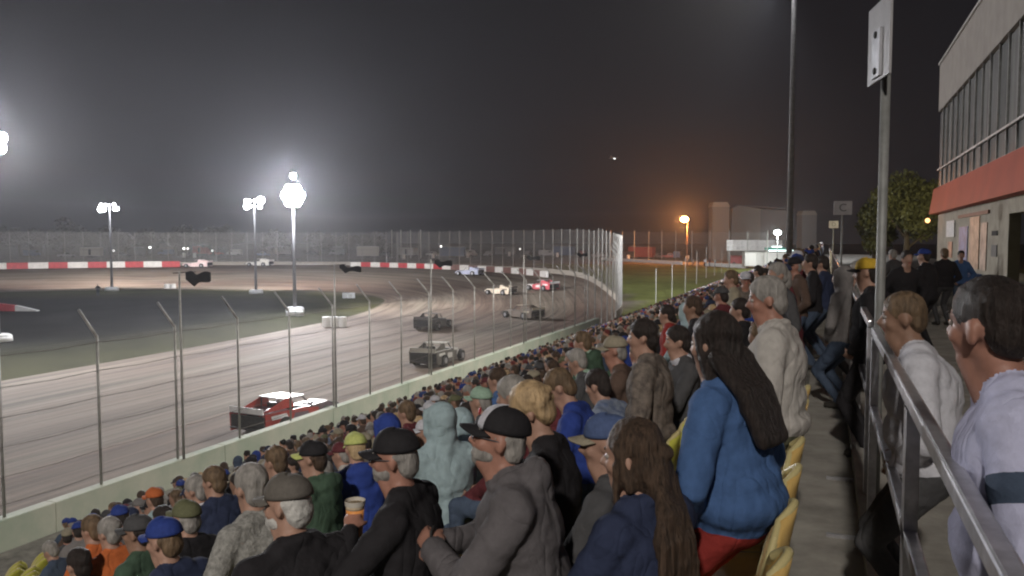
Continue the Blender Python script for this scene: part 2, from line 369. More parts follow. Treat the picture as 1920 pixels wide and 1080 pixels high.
# ------------------------------------------------------------------ lamps
lampw = mat('lamp_glass_white', (0.9, 0.9, 0.9), 0.3, emit=(0.95, 0.96, 1.0), es=60)
lampd = mat('lamp_housing', (0.12, 0.12, 0.13), 0.5, 0.4)
polem = mat('lamp_pole', (0.20, 0.19, 0.19), 0.7, 0.2)
basem = mat('white_base', (0.78, 0.77, 0.74), 0.7, var=0.08)
def lamp(name, loc, power, col=(0.93, 0.95, 1.0), rad=0.5, spot=None, keep=False):
    l = bpy.data.lights.new(name, 'SPOT' if spot else 'POINT'); l.energy = power * (0.60 if keep else 0.40); l.color = col; l.shadow_soft_size = rad
    o = bpy.data.objects.new(name, l); COL.objects.link(o); o.location = tuple(loc)
    if spot:
        l.spot_size = R(spot[1]); l.spot_blend = 0.8
        o.rotation_euler = (Vector(spot[0]) - Vector(loc)).to_track_quat('-Z', 'Y').to_euler()
    return o
def light_pole(px, py, ptop, power, lab, heads, hr=0.3, base=True, es=None, z0=0.0, grp='floodlight poles in the infield', glow=0):
    p = ground(px, py, z0); d = proj(p)[2]; top = EYE + (452 - ptop) * d / FPX
    r = empty('floodlight_pole', p, YAW, label=lab, cat='light pole', group=grp); h = top - z0
    MB().tube((0, 0, 0), (0, 0, h + 0.3), 0.20, 0.13, n=10).build('pole', polem, r, True)
    if base:
        b_ = MB(); b_.tube((0, 0, 0), (0, 0, 0.42), 1.0, 0.95, n=16); b_.tube((0, 0, 0.42), (0, 0, 0.55), 0.95, 0.75, n=16); b_.build('base', basem, r, True)
    MB().box((0, 0, h), (2.4, 0.1, 0.1)).box((0, 0, h - 0.75), (2.4, 0.1, 0.1)).build('crossarm', lampd, r)
    gm_ = lampw if es is None else mat('lamp_glass_%d' % es, (0.9, 0.9, 0.9), 0.3, emit=(0.95, 0.96, 1.0), es=es)
    for (x, z, k) in heads:
        hd = MB().tube((x, 0.35, h + z + 0.05), (x, 0.0, h + z), hr * 0.5, hr * k, n=12).build('lamp_head', lampd, r)
        MB().ball((x, -0.05, h + z), hr * 0.95 * k, n=12, scl=(1, 0.5, 1)).build('lens', gm_, hd, True)
    if glow: lamp('lamp_light', (p[0] + 0.1, p[1] - 0.5, top + 1.25), glow * 1.12, (0.84, 0.89, 1.0), rad=0.6)
    for (ax_, ay_, pw_, cone_) in power:
        v_ = Vector((ax_ - p[0], ay_ - p[1], 0)).normalized(); lo = lamp('lamp_light', (p[0] + v_.x * 1.1, p[1] + v_.y * 1.1, top - 0.35), pw_, (1.0, 0.955, 0.91), rad=0.6, spot=((ax_, ay_, 0), cone_))
    return r, p, top
light_pole(553, 585, 366, [(-24, 8, 62000, 105), (-34, 88, 62000, 120), (-4, 130, 70000, 80)], 'nearest infield floodlight pole with dazzling white lamps and white base', [(0.0, -0.1, 1.25)] + [(0.78 * math.cos(q * 1.047), -0.1 + 0.78 * math.sin(q * 1.047), 1.1) for q in range(6)] + [(0.05, 1.95, 0.7)], 0.46, es=300, glow=42000)
light_pole(480, 550, 378, [(-95, 125, 90000, 115), (-45, 118, 46000, 110), (-75, 140, 40000, 110)], 'floodlight pole with clustered white lamps just left of the brightest one', [(-1.1, 0, 1), (-0.7, 0, .7), (0.1, 0.05, .7), (0.95, 0.1, 1.7), (-1.1, -0.75, 1.3), (-0.6, -0.7, .7), (0.8, -0.75, 1)], 0.34, glow=9000)
light_pole(210, 545, 386, [(-150, 115, 100000, 120), (-110, 128, 80000, 115)], 'floodlight pole with two pairs of white lamps on the far left', [(-1.2, 0, .9), (-0.6, 0, .7), (0.7, 0.1, .7), (-1.3, -0.55, 1.4), (-0.8, -0.6, .9), (0.8, -0.5, .9), (1.2, -0.45, .8)], 0.34, glow=6000)
light_pole(-4, 640, 262, [(-28, 12, 52000, 100), (-30, 50, 34000, 95)], 'very bright floodlight pole half outside the left edge', [(-1, 0, 1), (-.4, 0, 1), (.3, 0, 1), (.9, 0, 1), (-.7, -.75, 1), (0.0, -.75, 1), (.8, -.75, 1)], 0.40, es=400, glow=21000)
# unlit-side light standard above the stand, lamps above the frame aimed at the track
def stand_pole(x, y, h, lab, power, aim, cone=110):
    r = empty('stand_light_pole', (x, y, WALK), label=lab, cat='light pole', group='tall light poles behind the grandstand')
    MB().tube((0, 0, 0), (0, 0, h), 0.15, 0.10, n=12).build('pole', polem, r, True)
    MB().box((-0.3, 0, h - 0.2), (0.12, 4.2, 0.12)).box((-0.3, 0, h - 1.2), (0.12, 4.2, 0.12)).build('crossarm', lampd, r)
    for j in range(4):
        for zz in (-0.2, -1.2):
            hd = MB().tube((-0.1, -1.7 + j * 1.13, h + zz + 0.1), (-0.6, -1.7 + j * 1.13, h + zz - 0.15), 0.15, 0.36, n=12).build('lamp_head', lampd, r)
            MB().ball((-0.6, -1.7 + j * 1.13, h + zz - 0.15), 0.33, n=10, scl=(0.4, 1, 1)).build('lens', lampw, hd, True)
    lo = lamp('lamp_light', (x - 1.2, y, WALK + h - 0.8), power, col=(1.0, 0.95, 0.88), rad=0.8, spot=(aim, cone), keep=True); return r
stand_pole(-1.65, 41, 16.0, 'tall dark light pole rising out of the picture behind the crowd', 42000, (-34, 30, 0), 125)
stand_pole(3.0, -26, 20.0, 'unseen light pole added behind the viewer at the back of the stand', 66000, (-28, 22, 0), 78)  # added out of view to light the crowd and the track
lamp('lamp_light', (-2.6, 41.5, WALK + 14.6), 560000, rad=0.8, spot=((-15, 140, 0), 46), keep=True)  # extra spot added at the pole top to brighten the grass bank
# a dim bare pole beside it, orange street lamp, small white lamp
p = at(1289, 412, 205); r = empty('street_lamp', (p[0], p[1], 2.0), label='glowing orange sodium street lamp beyond the grass', cat='street lamp')
hh = p[2] - 2.0
MB().tube((0, 0, 0), (0, 0, hh), 0.16, 0.1).tube((0, 0, hh), (-0.6, -0.4, hh + 0.15), 0.07).build('pole', mat('wood_pole', (0.2, 0.14, 0.1), 0.8), r, True)
MB().ball((-0.7, -0.5, hh + 0.1), 0.8, n=12, scl=(1.2, 1.2, 0.9)).build('lamp_globe', mat('sodium_glass', (0.9, 0.5, 0.2), 0.3, emit=(1.0, 0.45, 0.12), es=160), r, True)
l_ = lamp('lamp_light', (p[0] - 1.2, p[1] - 1.6, p[2] + 0.1), 85000, (1.0, 0.36, 0.10), 0.4)
p = at(1458, 436, 150); r = empty('street_lamp', (p[0], p[1], 2.0), label='small round white lamp before the tan building', cat='street lamp')
hh = p[2] - 2.0
MB().tube((0, 0, 0), (0, 0, hh), 0.08, 0.06).build('pole', polem, r, True)
MB().ball((0, 0, hh), 0.62, n=12, scl=(1.1, 1.1, 0.8)).build('lamp_globe', mat('lamp_glass_small', (.9, .9, .9), 0.3, emit=(0.9, 1.0, 0.97), es=18), r, True)
lamp('lamp_light', (p[0] - 0.3, p[1] - 1.2, p[2]), 14000, (0.9, 1, 0.97), 0.3)

# ------------------------------------------------------------------ infield white markers
tyre_w = mat('white_tyre_paint', (0.85, 0.84, 0.82), 0.5, var=0.05)
def marker(px, py, wpx, hpx, lab, kind):
    p = ground(px, py); d = proj(p)[2]; wd, hg = wpx * d / FPX, hpx * d / FPX
    r = empty('marker_block', p, YAW, label=lab, cat='track marker', group='white markers inside the track')
    if kind == 'barrel':
        nb_ = 3
        for i in range(nb_):
            x = (i - 1) * wd / 3
            m_ = MB(); m_.tube((x, 0, 0), (x, 0, hg), wd / 6.2, wd / 6.2, n=16); m_.tube((x, 0, hg * 0.3), (x, 0, hg * 0.36), wd / 6.0, n=16); m_.tube((x, 0, hg * 0.7), (x, 0, hg * 0.76), wd / 6.0, n=16)
            m_.build('barrel', tyre_w, r)
    else:
        rr = hg / 2; y0 = rr * 1.02
        for i in range(2):
            m_ = MB(); ro = wd / 4
            m_.tube((ro * (2 * i - 1), 0, 0), (ro * (2 * i - 1), 0, hg), ro, ro * 0.94, n=18); m_.tube((ro * (2 * i - 1), 0, hg), (ro * (2 * i - 1), 0, hg * 1.12), ro * 0.94, ro * 0.6, n=18)
            m_.build('tyre', tyre_w, r)
marker(627, 613, 46, 19, 'large white painted barrels at the inside edge of the track', 'barrel')
marker(654, 559, 24, 10, 'smaller white marker barrels beyond the large ones', 'barrel')
marker(319, 541, 22, 8, 'white tyres lying by the first flag pole', 'tyre')
marker(553, 592, 34, 8, 'white tyres at the foot of the brightest floodlight pole', 'tyre')

# ------------------------------------------------------------------ race cars
tyre = mat('tyre_rubber', (0.03, 0.03, 0.03), 0.85); rimm = mat('wheel_rim', (0.45, 0.45, 0.47), 0.35, 0.7)
cage = mat('cage_tube', (0.10, 0.10, 0.11), 0.4, 0.5)
def race_car(loc, rz, lab, body, roof, hood, cover=(0.1, 0.1, 0.1), deck=True, rimc=None, scale=1.0):
    r = empty('race_car', (loc[0], loc[1], H1(loc[0], loc[1]) + 0.02), rz, label=lab, cat='race car', group='dirt track race cars'); r.scale = (scale,) * 3
    bm_ = mat('car_paint_%.2f_%.2f_%.2f' % body, body, 0.35, var=0.08, scale=3, spec=0.5); rm_ = mat('car_paint_%.2f_%.2f_%.2f' % roof, roof, 0.35, var=0.05, spec=0.5)
    hm_ = mat('car_paint_%.2f_%.2f_%.2f' % hood, hood, 0.35, var=0.05, spec=0.5)
    for sx in (-1, 1):
        MB().prism([(-2.2, 0.22), (-1.62, 0.2), (-1.5, 0.5), (-1.2, 0.62), (-0.9, 0.5), (-0.78, 0.18), (0.75, 0.18), (0.85, 0.72), (-0.1, 0.88), (-2.25, 0.98)], 'x', sx * 0.86, sx * 0.90).build('side_panel', bm_, r)
        MB().prism([(-2.1, 0.97), (-0.35, 0.93), (-0.5, 1.28), (-0.8, 1.33)], 'x', sx * 0.60, sx * 0.63).build('sail_panel', bm_, r)
    m_ = MB(); m_.prism([(-0.48, 0.30), (0.48, 0.30), (0.42, 0.72), (-0.42, 0.72)], 'y', 0.7, 2.1); m_.prism([(2.1, 0.3), (2.1, 0.66), (2.4, 0.5), (2.4, 0.32)], 'x', -0.42, 0.42); m_.build('hood', hm_, r)
    MB().box((0, -1.55, 0.93), (1.70, 1.3, 0.03)).build('rear_deck', hm_ if deck else cage, r)
    MB().prism([(-0.95, 1.32), (0.25, 1.27), (0.28, 1.30), (-0.95, 1.36)], 'x', -0.62, 0.62).build('roof', rm_, r)
    c_ = MB()
    for sx in (-1, 1):
        c_.tube((sx * 0.55, 0.2, 1.27), (sx * 0.6, 0.75, 0.75), 0.028, n=6); c_.tube((sx * 0.58, -0.85, 1.3), (sx * 0.62, -0.85, 0.3), 0.028, n=6)
        c_.tube((sx * 0.62, 0.75, 0.8), (sx * 0.62, 0.75, 0.25), 0.028, n=6); c_.tube((sx * 0.62, 0.7, 0.62), (sx * 0.62, -0.9, 0.62), 0.028, n=6)
    c_.box((0, -0.1, 0.25), (1.3, 3.6, 0.08)); c_.tube((-0.95, 1.45, 0.33), (0.95, 1.45, 0.33), 0.04, n=6); c_.tube((-0.9, -1.2, 0.36), (0.9, -1.2, 0.36), 0.05, n=6)
    c_.build('chassis', cage, r)
    MB().tube((-0.55, 2.62, 0.34), (0.55, 2.62, 0.34), 0.03, n=6).tube((-0.55, 2.62, 0.34), (-0.4, 2.1, 0.34), 0.03, n=6).tube((0.55, 2.62, 0.34), (0.4, 2.1, 0.34), 0.03, n=6).tube((-0.5, 2.62, 0.52), (0.5, 2.62, 0.52), 0.03, n=6).tube((-0.5, 2.62, 0.34), (-0.5, 2.62, 0.52), 0.03, n=6).tube((0.5, 2.62, 0.34), (0.5, 2.62, 0.52), 0.03, n=6).build('front_bumper', cage, r)
    MB().box((0, -2.22, 0.62), (1.66, 0.04, 0.5)).build('rear_panel', mat('car_tail_dark', (0.04, 0.04, 0.045), 0.5), r)
    for sx in (-1, 1):
        MB().prism([(-0.75, 0.42), (0.25, 0.42), (0.18, 0.70), (-0.62, 0.76)], 'x', sx * 0.905, sx * 0.909).build('number_panel', hm_, r)
        MB().prism([(-1.9, 0.70), (-1.0, 0.68), (-1.1, 0.84), (-1.95, 0.86)], 'x', sx * 0.905, sx * 0.909).build('side_stripe', rm_, r)
    MB().box((0, 1.2, 0.74), (0.34, 0.4, 0.06)).build('air_scoop', cage, r)
    MB().box((-0.2, -0.62, 0.78), (0.5, 0.12, 0.6)).build('driver_seat', cage, r)
    MB().box((0, -2.3, 1.08), (1.66, 0.03, 0.22)).build('spoiler', rm_, r)
    MB().tube((-0.7, -2.42, 0.42), (0.7, -2.42, 0.42), 0.035, n=6).build('rear_bumper', cage, r)
    MB().ball((-0.2, -0.35, 0.98), 0.15, n=10, scl=(0.9, 1, 1.1)).build('helmet', mat('car_paint_%.2f_%.2f_%.2f' % roof, roof), r, True)
    for (x, y, rad, wd) in ((-0.92, 1.45, 0.33, 0.26), (0.92, 1.45, 0.33, 0.26), (-0.86, -1.2, 0.36, 0.34), (0.86, -1.2, 0.36, 0.34)):
        t_ = MB().tube((x - wd / 2, y, rad), (x + wd / 2, y, rad), rad, n=20).build('wheel', tyre, r)
        sx = 1 if x > 0 else -1
        MB().tube((x + sx * (wd / 2 - 0.01), y, rad), (x + sx * (wd / 2 + 0.015), y, rad), rad * 0.56, rad * 0.5, n=14).build('rim', mat('rim_%s' % (rimc,), rimc, 0.4) if rimc else rimm, t_)
    return r
def car_at(px, py, rz, *a, **k):
    p = ground(px, py, 0)
    for _ in range(4): p = ground(px, py, H1(p[0], p[1]))
    return race_car(p, R(rz), *a, **k)
car_at(540, 800, -4, 'red and dark grey race car with a shining white roof next to the wall', (0.42, 0.05, 0.04), (0.85, 0.85, 0.88), (0.14, 0.10, 0.12))
car_at(822, 681, 3, 'race car with a pale silver tail driving away up the straight', (0.10, 0.09, 0.08), (0.62, 0.60, 0.56), (0.5, 0.48, 0.45))
car_at(812, 616, 6, 'dark grey race car ahead of the silver tailed one', (0.06, 0.06, 0.065), (0.13, 0.12, 0.12), (0.08, 0.08, 0.08))
car_at(980, 597, 62, 'bare framed brown race car with a cream wing strip in the turn', (0.20, 0.16, 0.13), (0.62, 0.55, 0.42), (0.24, 0.2, 0.17), deck=False)
car_at(1016, 549, 64, 'white and red race car at the right end of the pack', (0.62, 0.12, 0.15), (0.85, 0.82, 0.82), (0.85, 0.8, 0.8), scale=1.1)
car_at(938, 553, 72, 'cream and black race car in the middle of the pack', (0.70, 0.60, 0.48), (0.12, 0.10, 0.09), (0.75, 0.66, 0.55), deck=False)
car_at(880, 531, 80, 'pale blue and white race car leading through the turn', (0.62, 0.66, 0.85), (0.8, 0.82, 0.95), (0.7, 0.72, 0.9), rimc=(0.8, 0.8, 0.85), scale=1.1)
car_at(487, 516, 100, 'white race car on the far straight between two floodlight poles', (0.8, 0.78, 0.74), (0.85, 0.83, 0.8), (0.8, 0.78, 0.74), scale=1.25)
car_at(370, 507, 104, 'pale pink race car on the far straight close to the striped barrier', (0.8, 0.62, 0.62), (0.85, 0.75, 0.75), (0.8, 0.62, 0.62), scale=1.25)
# ------------------------------------------------------------------ pits and far buildings
glass_d = mat('dark_glass', (0.03, 0.035, 0.04), 0.15, spec=0.6); white_v = mat('vehicle_white', (0.62, 0.61, 0.6), 0.4, var=0.05)
def vcol(c): return mat('vehicle_%.2f_%.2f_%.2f' % c, c, 0.4, var=0.06, spec=0.4)
def wheels(r, xs_, wy, rad=0.36):
    for x in xs_:
        for y in (-wy, wy): MB().tube((x, y - 0.12, rad), (x, y + 0.12, rad), rad, n=12).build('wheel', tyre, r)
def pickup(p, rz, c, lab):
    r = empty('pickup_truck', p, rz, label=lab, cat='truck', group='vehicles parked in the pits')
    MB().prism([(-2.6, 0.4), (2.5, 0.4), (2.6, 0.95), (1.3, 1.1), (-2.6, 1.1)], 'y', -0.95, 0.95).build('body', vcol(c), r)
    MB().prism([(-0.7, 1.1), (1.3, 1.1), (0.75, 1.75), (-0.55, 1.78)], 'y', -0.85, 0.85).build('cab', vcol(c), r)
    for y in (-0.86, 0.86): MB().prism([(-0.5, 1.16), (1.05, 1.16), (0.65, 1.65), (-0.42, 1.68)], 'y', y - 0.012, y + 0.012).build('window', glass_d, r)
    MB().box((2.58, 0, 0.7), (0.06, 1.5, 0.2)).build('grille', tyre, r)
    wheels(r, (-1.7, 1.7), 0.85); return r
def van(p, rz, c, lab, L=5.5, h=2.3):
    r = empty('van', p, rz, label=lab, cat='van', group='vehicles parked in the pits')
    MB().prism([(-L / 2, 0.4), (L / 2, 0.4), (L / 2 + 0.1, 1.1), (L / 2 - 0.5, 1.3), (L / 2 - 1.1, h), (-L / 2, h)], 'y', -1, 1).build('body', vcol(c), r)
    for y in (-1.01, 1.01):
        MB().box((L / 2 - 1.5, y, h * 0.75), (1.0, 0.02, h * 0.25)).build('window', glass_d, r)
    wheels(r, (-L / 2 + 1, L / 2 - 1), 0.9); return r
def trailer(p, rz, c, lab, L=8, h=3.2):
    r = empty('race_trailer', p, rz, label=lab, cat='trailer', group='vehicles parked in the pits')
    MB().box((0, 0, h / 2 + 0.3), (L, 2.4, h - 0.5), bevel=0.08).build('body', vcol(c), r)
    MB().box((0, 1.215, h / 2 + 0.2), (0.8, 0.02, 1.9)).build('door', glass_d, r)
    MB().box((0, 0, 0.42), (L, 2.3, 0.12)).tube((L / 2, 0, 0.45), (L / 2 + 1.4, 0, 0.45), 0.06).build('chassis', cage, r)
    MB().box((0, 0, h + 0.1), (L * 0.8, 2.3, 0.05)).build('roof_rail', white_v, r)
    wheels(r, (-0.5, 0.5), 1.05, 0.38); return r
def pitground(px, py): p = ground(px, py, 2.0); return p
VC = [((0.6, 0.6, 0.58), 'white'), ((0.08, 0.08, 0.09), 'black'), ((0.25, 0.25, 0.26), 'grey'), ((0.40, 0.08, 0.07), 'red'), ((0.08, 0.13, 0.25), 'blue'), ((0.42, 0.38, 0.32), 'tan')]
rv = random.Random(5)
spots = [(60, 'v'), (125, 'p'), (172, 't'), (228, 'p'), (268, 't'), (312, 'v'), (345, 'p'), (378, 't'), (405, 'p'), (440, 'v'), (492, 'p'), (528, 't'), (585, 'p'), (632, 'v'), (690, 't'), (722, 'p'),
         (765, 't'), (812, 'p'), (848, 't'), (880, 'v'), (915, 'p'), (948, 't'), (990, 'p'), (1025, 'v'), (1058, 't'), (1092, 'p'), (1122, 'p'), (1163, 'p'), (1180, 'v'), (1203, 't'), (1232, 'p'), (1255, 'p'), (1270, 'v'), (1352, 'p')]
where_ = ['beyond the outer fence', 'in the pits behind the far straight', 'in the misty pit lane', 'past the fence poles']
for i, (px, k) in enumerate(spots):
    c, cn = VC[rv.randrange(6)] if px != 378 else VC[3]
    if px == 528: c, cn = VC[0]
    p = pitground(px, rv.choice([479, 481, 483]) if px < 1150 else 485); rz = R(rv.choice([10, 25, -15, 170, 200, 95, 60]))
    side = 'at the far left' if px < 250 else 'left of the brightest lamp' if px < 540 else 'right of the brightest lamp' if px < 800 else 'above the pack of race cars' if px < 1120 else 'beyond the grass bank'
    wh_ = 'beyond the outer fence' if px < 1150 else 'behind the low white wall'
    if k == 'p': pickup(p, rz, c, '%s pickup %s, %s vehicle from the left' % (cn, side, ORD[i]))
    elif k == 'v': van(p, rz, c, '%s van %s, %s vehicle from the left' % (cn, side, ORD[i]))
    else: trailer(p, rz, c, '%s race trailer %s, %s vehicle from the left' % (cn, side, ORD[i]), L=rv.uniform(6.5, 10), h=rv.uniform(2.9, 3.7))
# red vehicle beside the ticket wall
p = ground(1387, 497, 2.0); van(p, R(10), (0.50, 0.05, 0.05), 'bright red van parked beside the pale ticket wall', 4.6, 2.2)
# fence poles coloured white for the lamplight on them; marshals barrels in the pits
for px in (735, 752, 770, 789):
    p = pitground(px, 484); d = proj(p)[2]; r = MB().tube((0, 0, 0), (0, 0, (484 - 431) * d / FPX), 0.14, n=8).build('lit_fence_pole', white_v); r.location = tuple(p)
    tag(r, '%s from the left of four fence poles, whitened to look lit, behind the far turn' % ORD[(735, 752, 770, 789).index(px)], 'pole', 'four fence poles whitened as if lit behind the far turn')
for px, py in ((345, 483), (365, 483), (640, 478), (757, 486), (812, 484), (877, 483), (955, 480), (1045, 482), (1178, 488), (1289, 489)):
    p = ground(px, py, H1(*ground(px, py, 2.0)[:2])); r = MB().tube((0, 0, 0), (0, 0, 1.5), 0.5, 0.5, n=14).tube((0, 0, 1.5), (0, 0, 1.58), 0.5, 0.3, n=14).tube((0, 0, 0.7), (0, 0, 0.78), 0.53, n=14).build('white_barrel', tyre_w); r.location = tuple(p)
    tag(r, 'white barrel along the outer wall of the far turn, %s from the left' % ORD[(345, 365, 640, 757, 812, 877, 955, 1045, 1178, 1289).index(px)], 'barrel', 'white barrels along the outer wall')
for px, py, e_ in ((281, 464, 30), (345, 466, 40), (352, 466, 12), (213, 470, 8), (827, 462, 14), (398, 470, 8), (975, 467, 6)):
    p = at(px, py, 236); r = empty('pit_lamp', (p[0], p[1], 2.0), label='small work lamp glowing among the pit vehicles, %s from the left' % ORD[sorted((281, 345, 352, 213, 827, 398, 975)).index(px)], cat='lamp', group='small work lamps in the pits')
    MB().tube((0, 0, 0), (0, 0, p[2] - 2.0), 0.05).build('pole', polem, r)
    MB().ball((0, 0, p[2] - 2.0), 0.28, n=8).build('lamp_globe', mat('pit_lamp_%d' % e_, (0.9, 0.9, 0.9), emit=(1, 0.98, 0.95), es=e_ * 0.25), r)
# boundary wall behind the grass bank with poles
a, c = ground(1128, 487.5, 2.0), ground(1398, 502.5, 2.0)
r = empty('boundary_wall', (0, 0, 0), label='low white wall along the far edge of the grass bank', cat='wall')
nseg = 14; d = c - a; ang = math.atan2(d[1], d[0]); L = np.hypot(d[0], d[1])
for i in range(nseg):
    if i == 9 or i == 10: continue
    m_ = a + d * (i + 0.5) / nseg; MB().box((m_[0], m_[1], 2.35), (L / nseg - 0.05, 0.3, 0.8), Matrix.Rotation(ang, 3, 'Z')).build('wall_section', whitep, r)
bf = empty('boundary_fence', (0, 0, 0), label='tall thin poles of the fence behind the grass bank', cat='fence')
prev = None
for px in (1152, 1180, 1207, 1238, 1264, 1290, 1318, 1347, 1375, 1400, 1425):
    t_ = (px - 1128) / 270; m_ = a + d * t_; dd = proj(m_)[2]; h = (452 - 432) * dd / FPX + EYE - 2
    MB().tube((*m_[:2], 1.9), (*m_[:2], 2 + h), 0.09, n=6).build('post', galv_l, bf)
    if prev is not None: wire_panel(prev[:2], m_[:2], 2.0, 2.0, 2 + h * 0.95, 2 + h * 0.95, wire_far, bf)
    prev = m_
# fence poles standing on the near edge of the grass, along the stand's far path
for i in range(8):
    y = 84 + i * 9.5
    r_ = MB().tube((-16.6, y, H1(-16.6, y)), (-16.6, y, H1(-16.6, y) + 4.6), 0.035, n=6).build('path_post', galv_l)
    tag(r_, 'thin grey post along the gravel path beside the grass bank, %s from the stand' % ORD[i], 'post', 'thin posts along the gravel path')
# far buildings
tanw = mat('tan_siding', (0.30, 0.27, 0.23), 0.85, var=0.06); greyw = mat('grey_siding', (0.20, 0.19, 0.18), 0.85, var=0.08)
p = at(1425, 452, 235); b_ = empty('tan_building', (p[0], p[1], 2.0), YAW + R(-12), label='large tan barn like building with sloping roof edge behind the scoreboard', cat='building')
HB = EYE - 2 + 66 * 235 / FPX
MB().prism([(-8.5, 0), (0, 0), (0, HB - 0.8), (-6.3, HB), (-8.0, HB - 0.6)], 'y', -0.2, 12).build('wall', tanw, b_)
MB().prism([(0.01, 0), (9, 0), (9, HB - 1.4), (0.01, HB - 1.0)], 'y', 0.5, 12).build('wall', greyw, b_)
MB().box((-3, -0.25, 3.0), (3.0, 0.1, 3.4)).build('door', glass_d, b_)
MB().prism([(-8.9, HB - 1.3), (-6.3, HB + 0.25), (9.3, HB - 1.0), (9.3, HB - 1.25), (-6.3, HB)], 'y', -0.6, 12.4).build('roof', mat('roof_metal', (0.22, 0.2, 0.19), 0.6, 0.3), b_)
for px, ww, ty in ((1347, 4.6, 380), (1512, 4.0, 396)):
    p = at(px, 452, 225); h = EYE - 2 + (452 - ty) * 225 / FPX; r = empty('grain_tower', (p[0], p[1], 2.0), YAW, label='dim square tower %s the tan building' % ('left of' if px < 1400 else 'in the dark right of'), cat='tower')
    MB().box((0, 0, h * 0.46), (ww, ww, h * 0.92)).build('wall', greyw, r)
    MB().prism([(-ww / 2 - 0.2, h * 0.922), (ww / 2 + 0.2, h * 0.922), (ww / 2 - 0.6, h), (-ww / 2 + 0.2, h)], 'y', -ww / 2 - 0.2, ww / 2 + 0.2).build('roof', tanw, r)
# scoreboard and ticket wall
p = at(1414, 460, 168); r = empty('scoreboard', (p[0], p[1], 2.0), YAW, label='long white scoreboard with faint grid above the red van', cat='scoreboard')
zc = p[2] - 2.0
MB().box((0, 0, zc), (11.6, 0.35, 2.2)).build('board', mat('board_white', (0.70, 0.67, 0.66), 0.6, var=0.05), r)
for i in range(12):
    for j in range(2):
        MB().box((-5.3 + i * 0.965, -0.19, zc - 0.5 + j * 1.0), (0.86, 0.03, 0.86)).build('panel', mat('board_panel', (0.62, 0.6, 0.59), 0.6, var=0.12, scale=1), r)
for x in (-5, -1.6, 1.8, 5): MB().tube((x, 0.25, 0), (x, 0.25, zc + 1.0), 0.12).build('post', galv, r)
p = at(1440, 485, 160); r = empty('ticket_booth', (p[0], p[1], 2.0), YAW, label='pale wide ticket wall with a lit white canopy edge behind the crowd', cat='booth')
MB().box((-0.2, 1, 1.9), (8.8, 2, 2.75)).build('wall', mat('booth_wall', (0.62, 0.58, 0.56), 0.8, var=0.05), r)
MB().box((-0.2, 1, 3.36), (9.4, 2.6, 0.16)).build('roof', greyw, r)
MB().box((2.6, -0.35, 3.6), (5.2, 0.16, 0.22)).build('light_strip', mat('strip_cyan', (0.8, 0.9, 0.9), emit=(0.75, 1.0, 0.95), es=3.0), r)
MB().box((1.6, -0.35, 4.35), (2.0, 0.16, 0.2)).build('light_strip', mat('strip_cyan', (0.8, 0.9, 0.9)), r)
MB().box((1.4, -0.30, 3.98), (4.5, 0.1, 0.5)).build('sign_panel', mat('sign_green', (0.08, 0.25, 0.2), 0.6), r)

# ------------------------------------------------------------------ foliage
def leaf_mesh(n, rx, ry, rz, size, seed, clumps=8):
    g = np.random.default_rng(seed); cs = g.normal(size=(clumps, 3)); cs /= np.linalg.norm(cs, axis=1)[:, None]; cs *= (g.random((clumps, 1)) ** 0.5) * 0.72
    k = g.integers(0, clumps, n); v = g.normal(size=(n, 3)); v /= np.linalg.norm(v, axis=1)[:, None]
    c = cs[k] + v * (0.25 + 0.17 * g.random((n, 1))); c *= np.array([rx, ry, rz])
    a = g.normal(size=(n, 3)); a /= np.linalg.norm(a, axis=1)[:, None]; b_ = np.cross(a, g.normal(size=(n, 3))); b_ /= np.linalg.norm(b_, axis=1)[:, None]
    s = size * (0.6 + 0.8 * g.random((n, 1)))
    V = np.stack([c - a * s, c + b_ * s * 0.5, c + a * s, c - b_ * s * 0.5], 1).reshape(-1, 3)
    F = np.arange(n * 4).reshape(n, 4); return V, F
def tree(p, h, wd, mt, lab, n, size, seed, grp):
    r = empty('tree', p, label=lab, cat='tree', group=grp)
    t_ = MB().tube((0, 0, 0), (0, 0, h * 0.55), h * 0.03 + 0.05, h * 0.015, n=8)
    for q in range(5):
        a_ = q * 1.9; t_.tube((0, 0, h * (0.25 + 0.05 * q)), (math.cos(a_) * wd * 0.3, math.sin(a_) * wd * 0.3, h * (0.5 + 0.07 * q)), h * 0.012, h * 0.006, n=5)
    t_.build('trunk', mat('bark', (0.10, 0.08, 0.06), 0.9), r)
    V, F = leaf_mesh(n, wd / 2, wd / 2, h * 0.42, size, seed, 14); V = V + np.array([0, 0, h * 0.58]); mesh_np('crown', V, F, mt, r)
farleaf = mat('far_foliage', (0.10, 0.095, 0.085), 0.8, var=0.2, scale=0.5); nearleaf = mat('olive_foliage', (0.10, 0.105, 0.04), 0.7, var=0.3, scale=1.2)
rt = random.Random(3)
for i, (px, ty, ww) in enumerate([(-20, 430, 60), (35, 442, 60), (80, 436, 70), (120, 420, 60), (160, 445, 50), (205, 440, 60), (235, 452, 40), (275, 440, 46), (330, 442, 50), (350, 436, 60), (400, 440, 50), (430, 437, 54), (520, 446, 60), (600, 444, 60), (650, 446, 50), (700, 448, 60)]):
    p = at(px, 452, 285 + (i % 3) * 8); d = proj(p)[2]; h = EYE - 2 + (460 - ty) * d / FPX + 1.5
    tree((p[0], p[1], 2.0), h, ww * d / FPX * 1.25, farleaf, 'hazy grey tree in the row far beyond the pits, %s from the left' % ORD[i], 1100, 0.55, 100 + i, 'hazy trees beyond the pits')
p = at(1700, 452, 46); tree((p[0], p[1], WALK), 5.7, 5.6, nearleaf, 'olive green leafy tree beside the corner of the building', 9000, 0.12, 55, 'trees by the building')
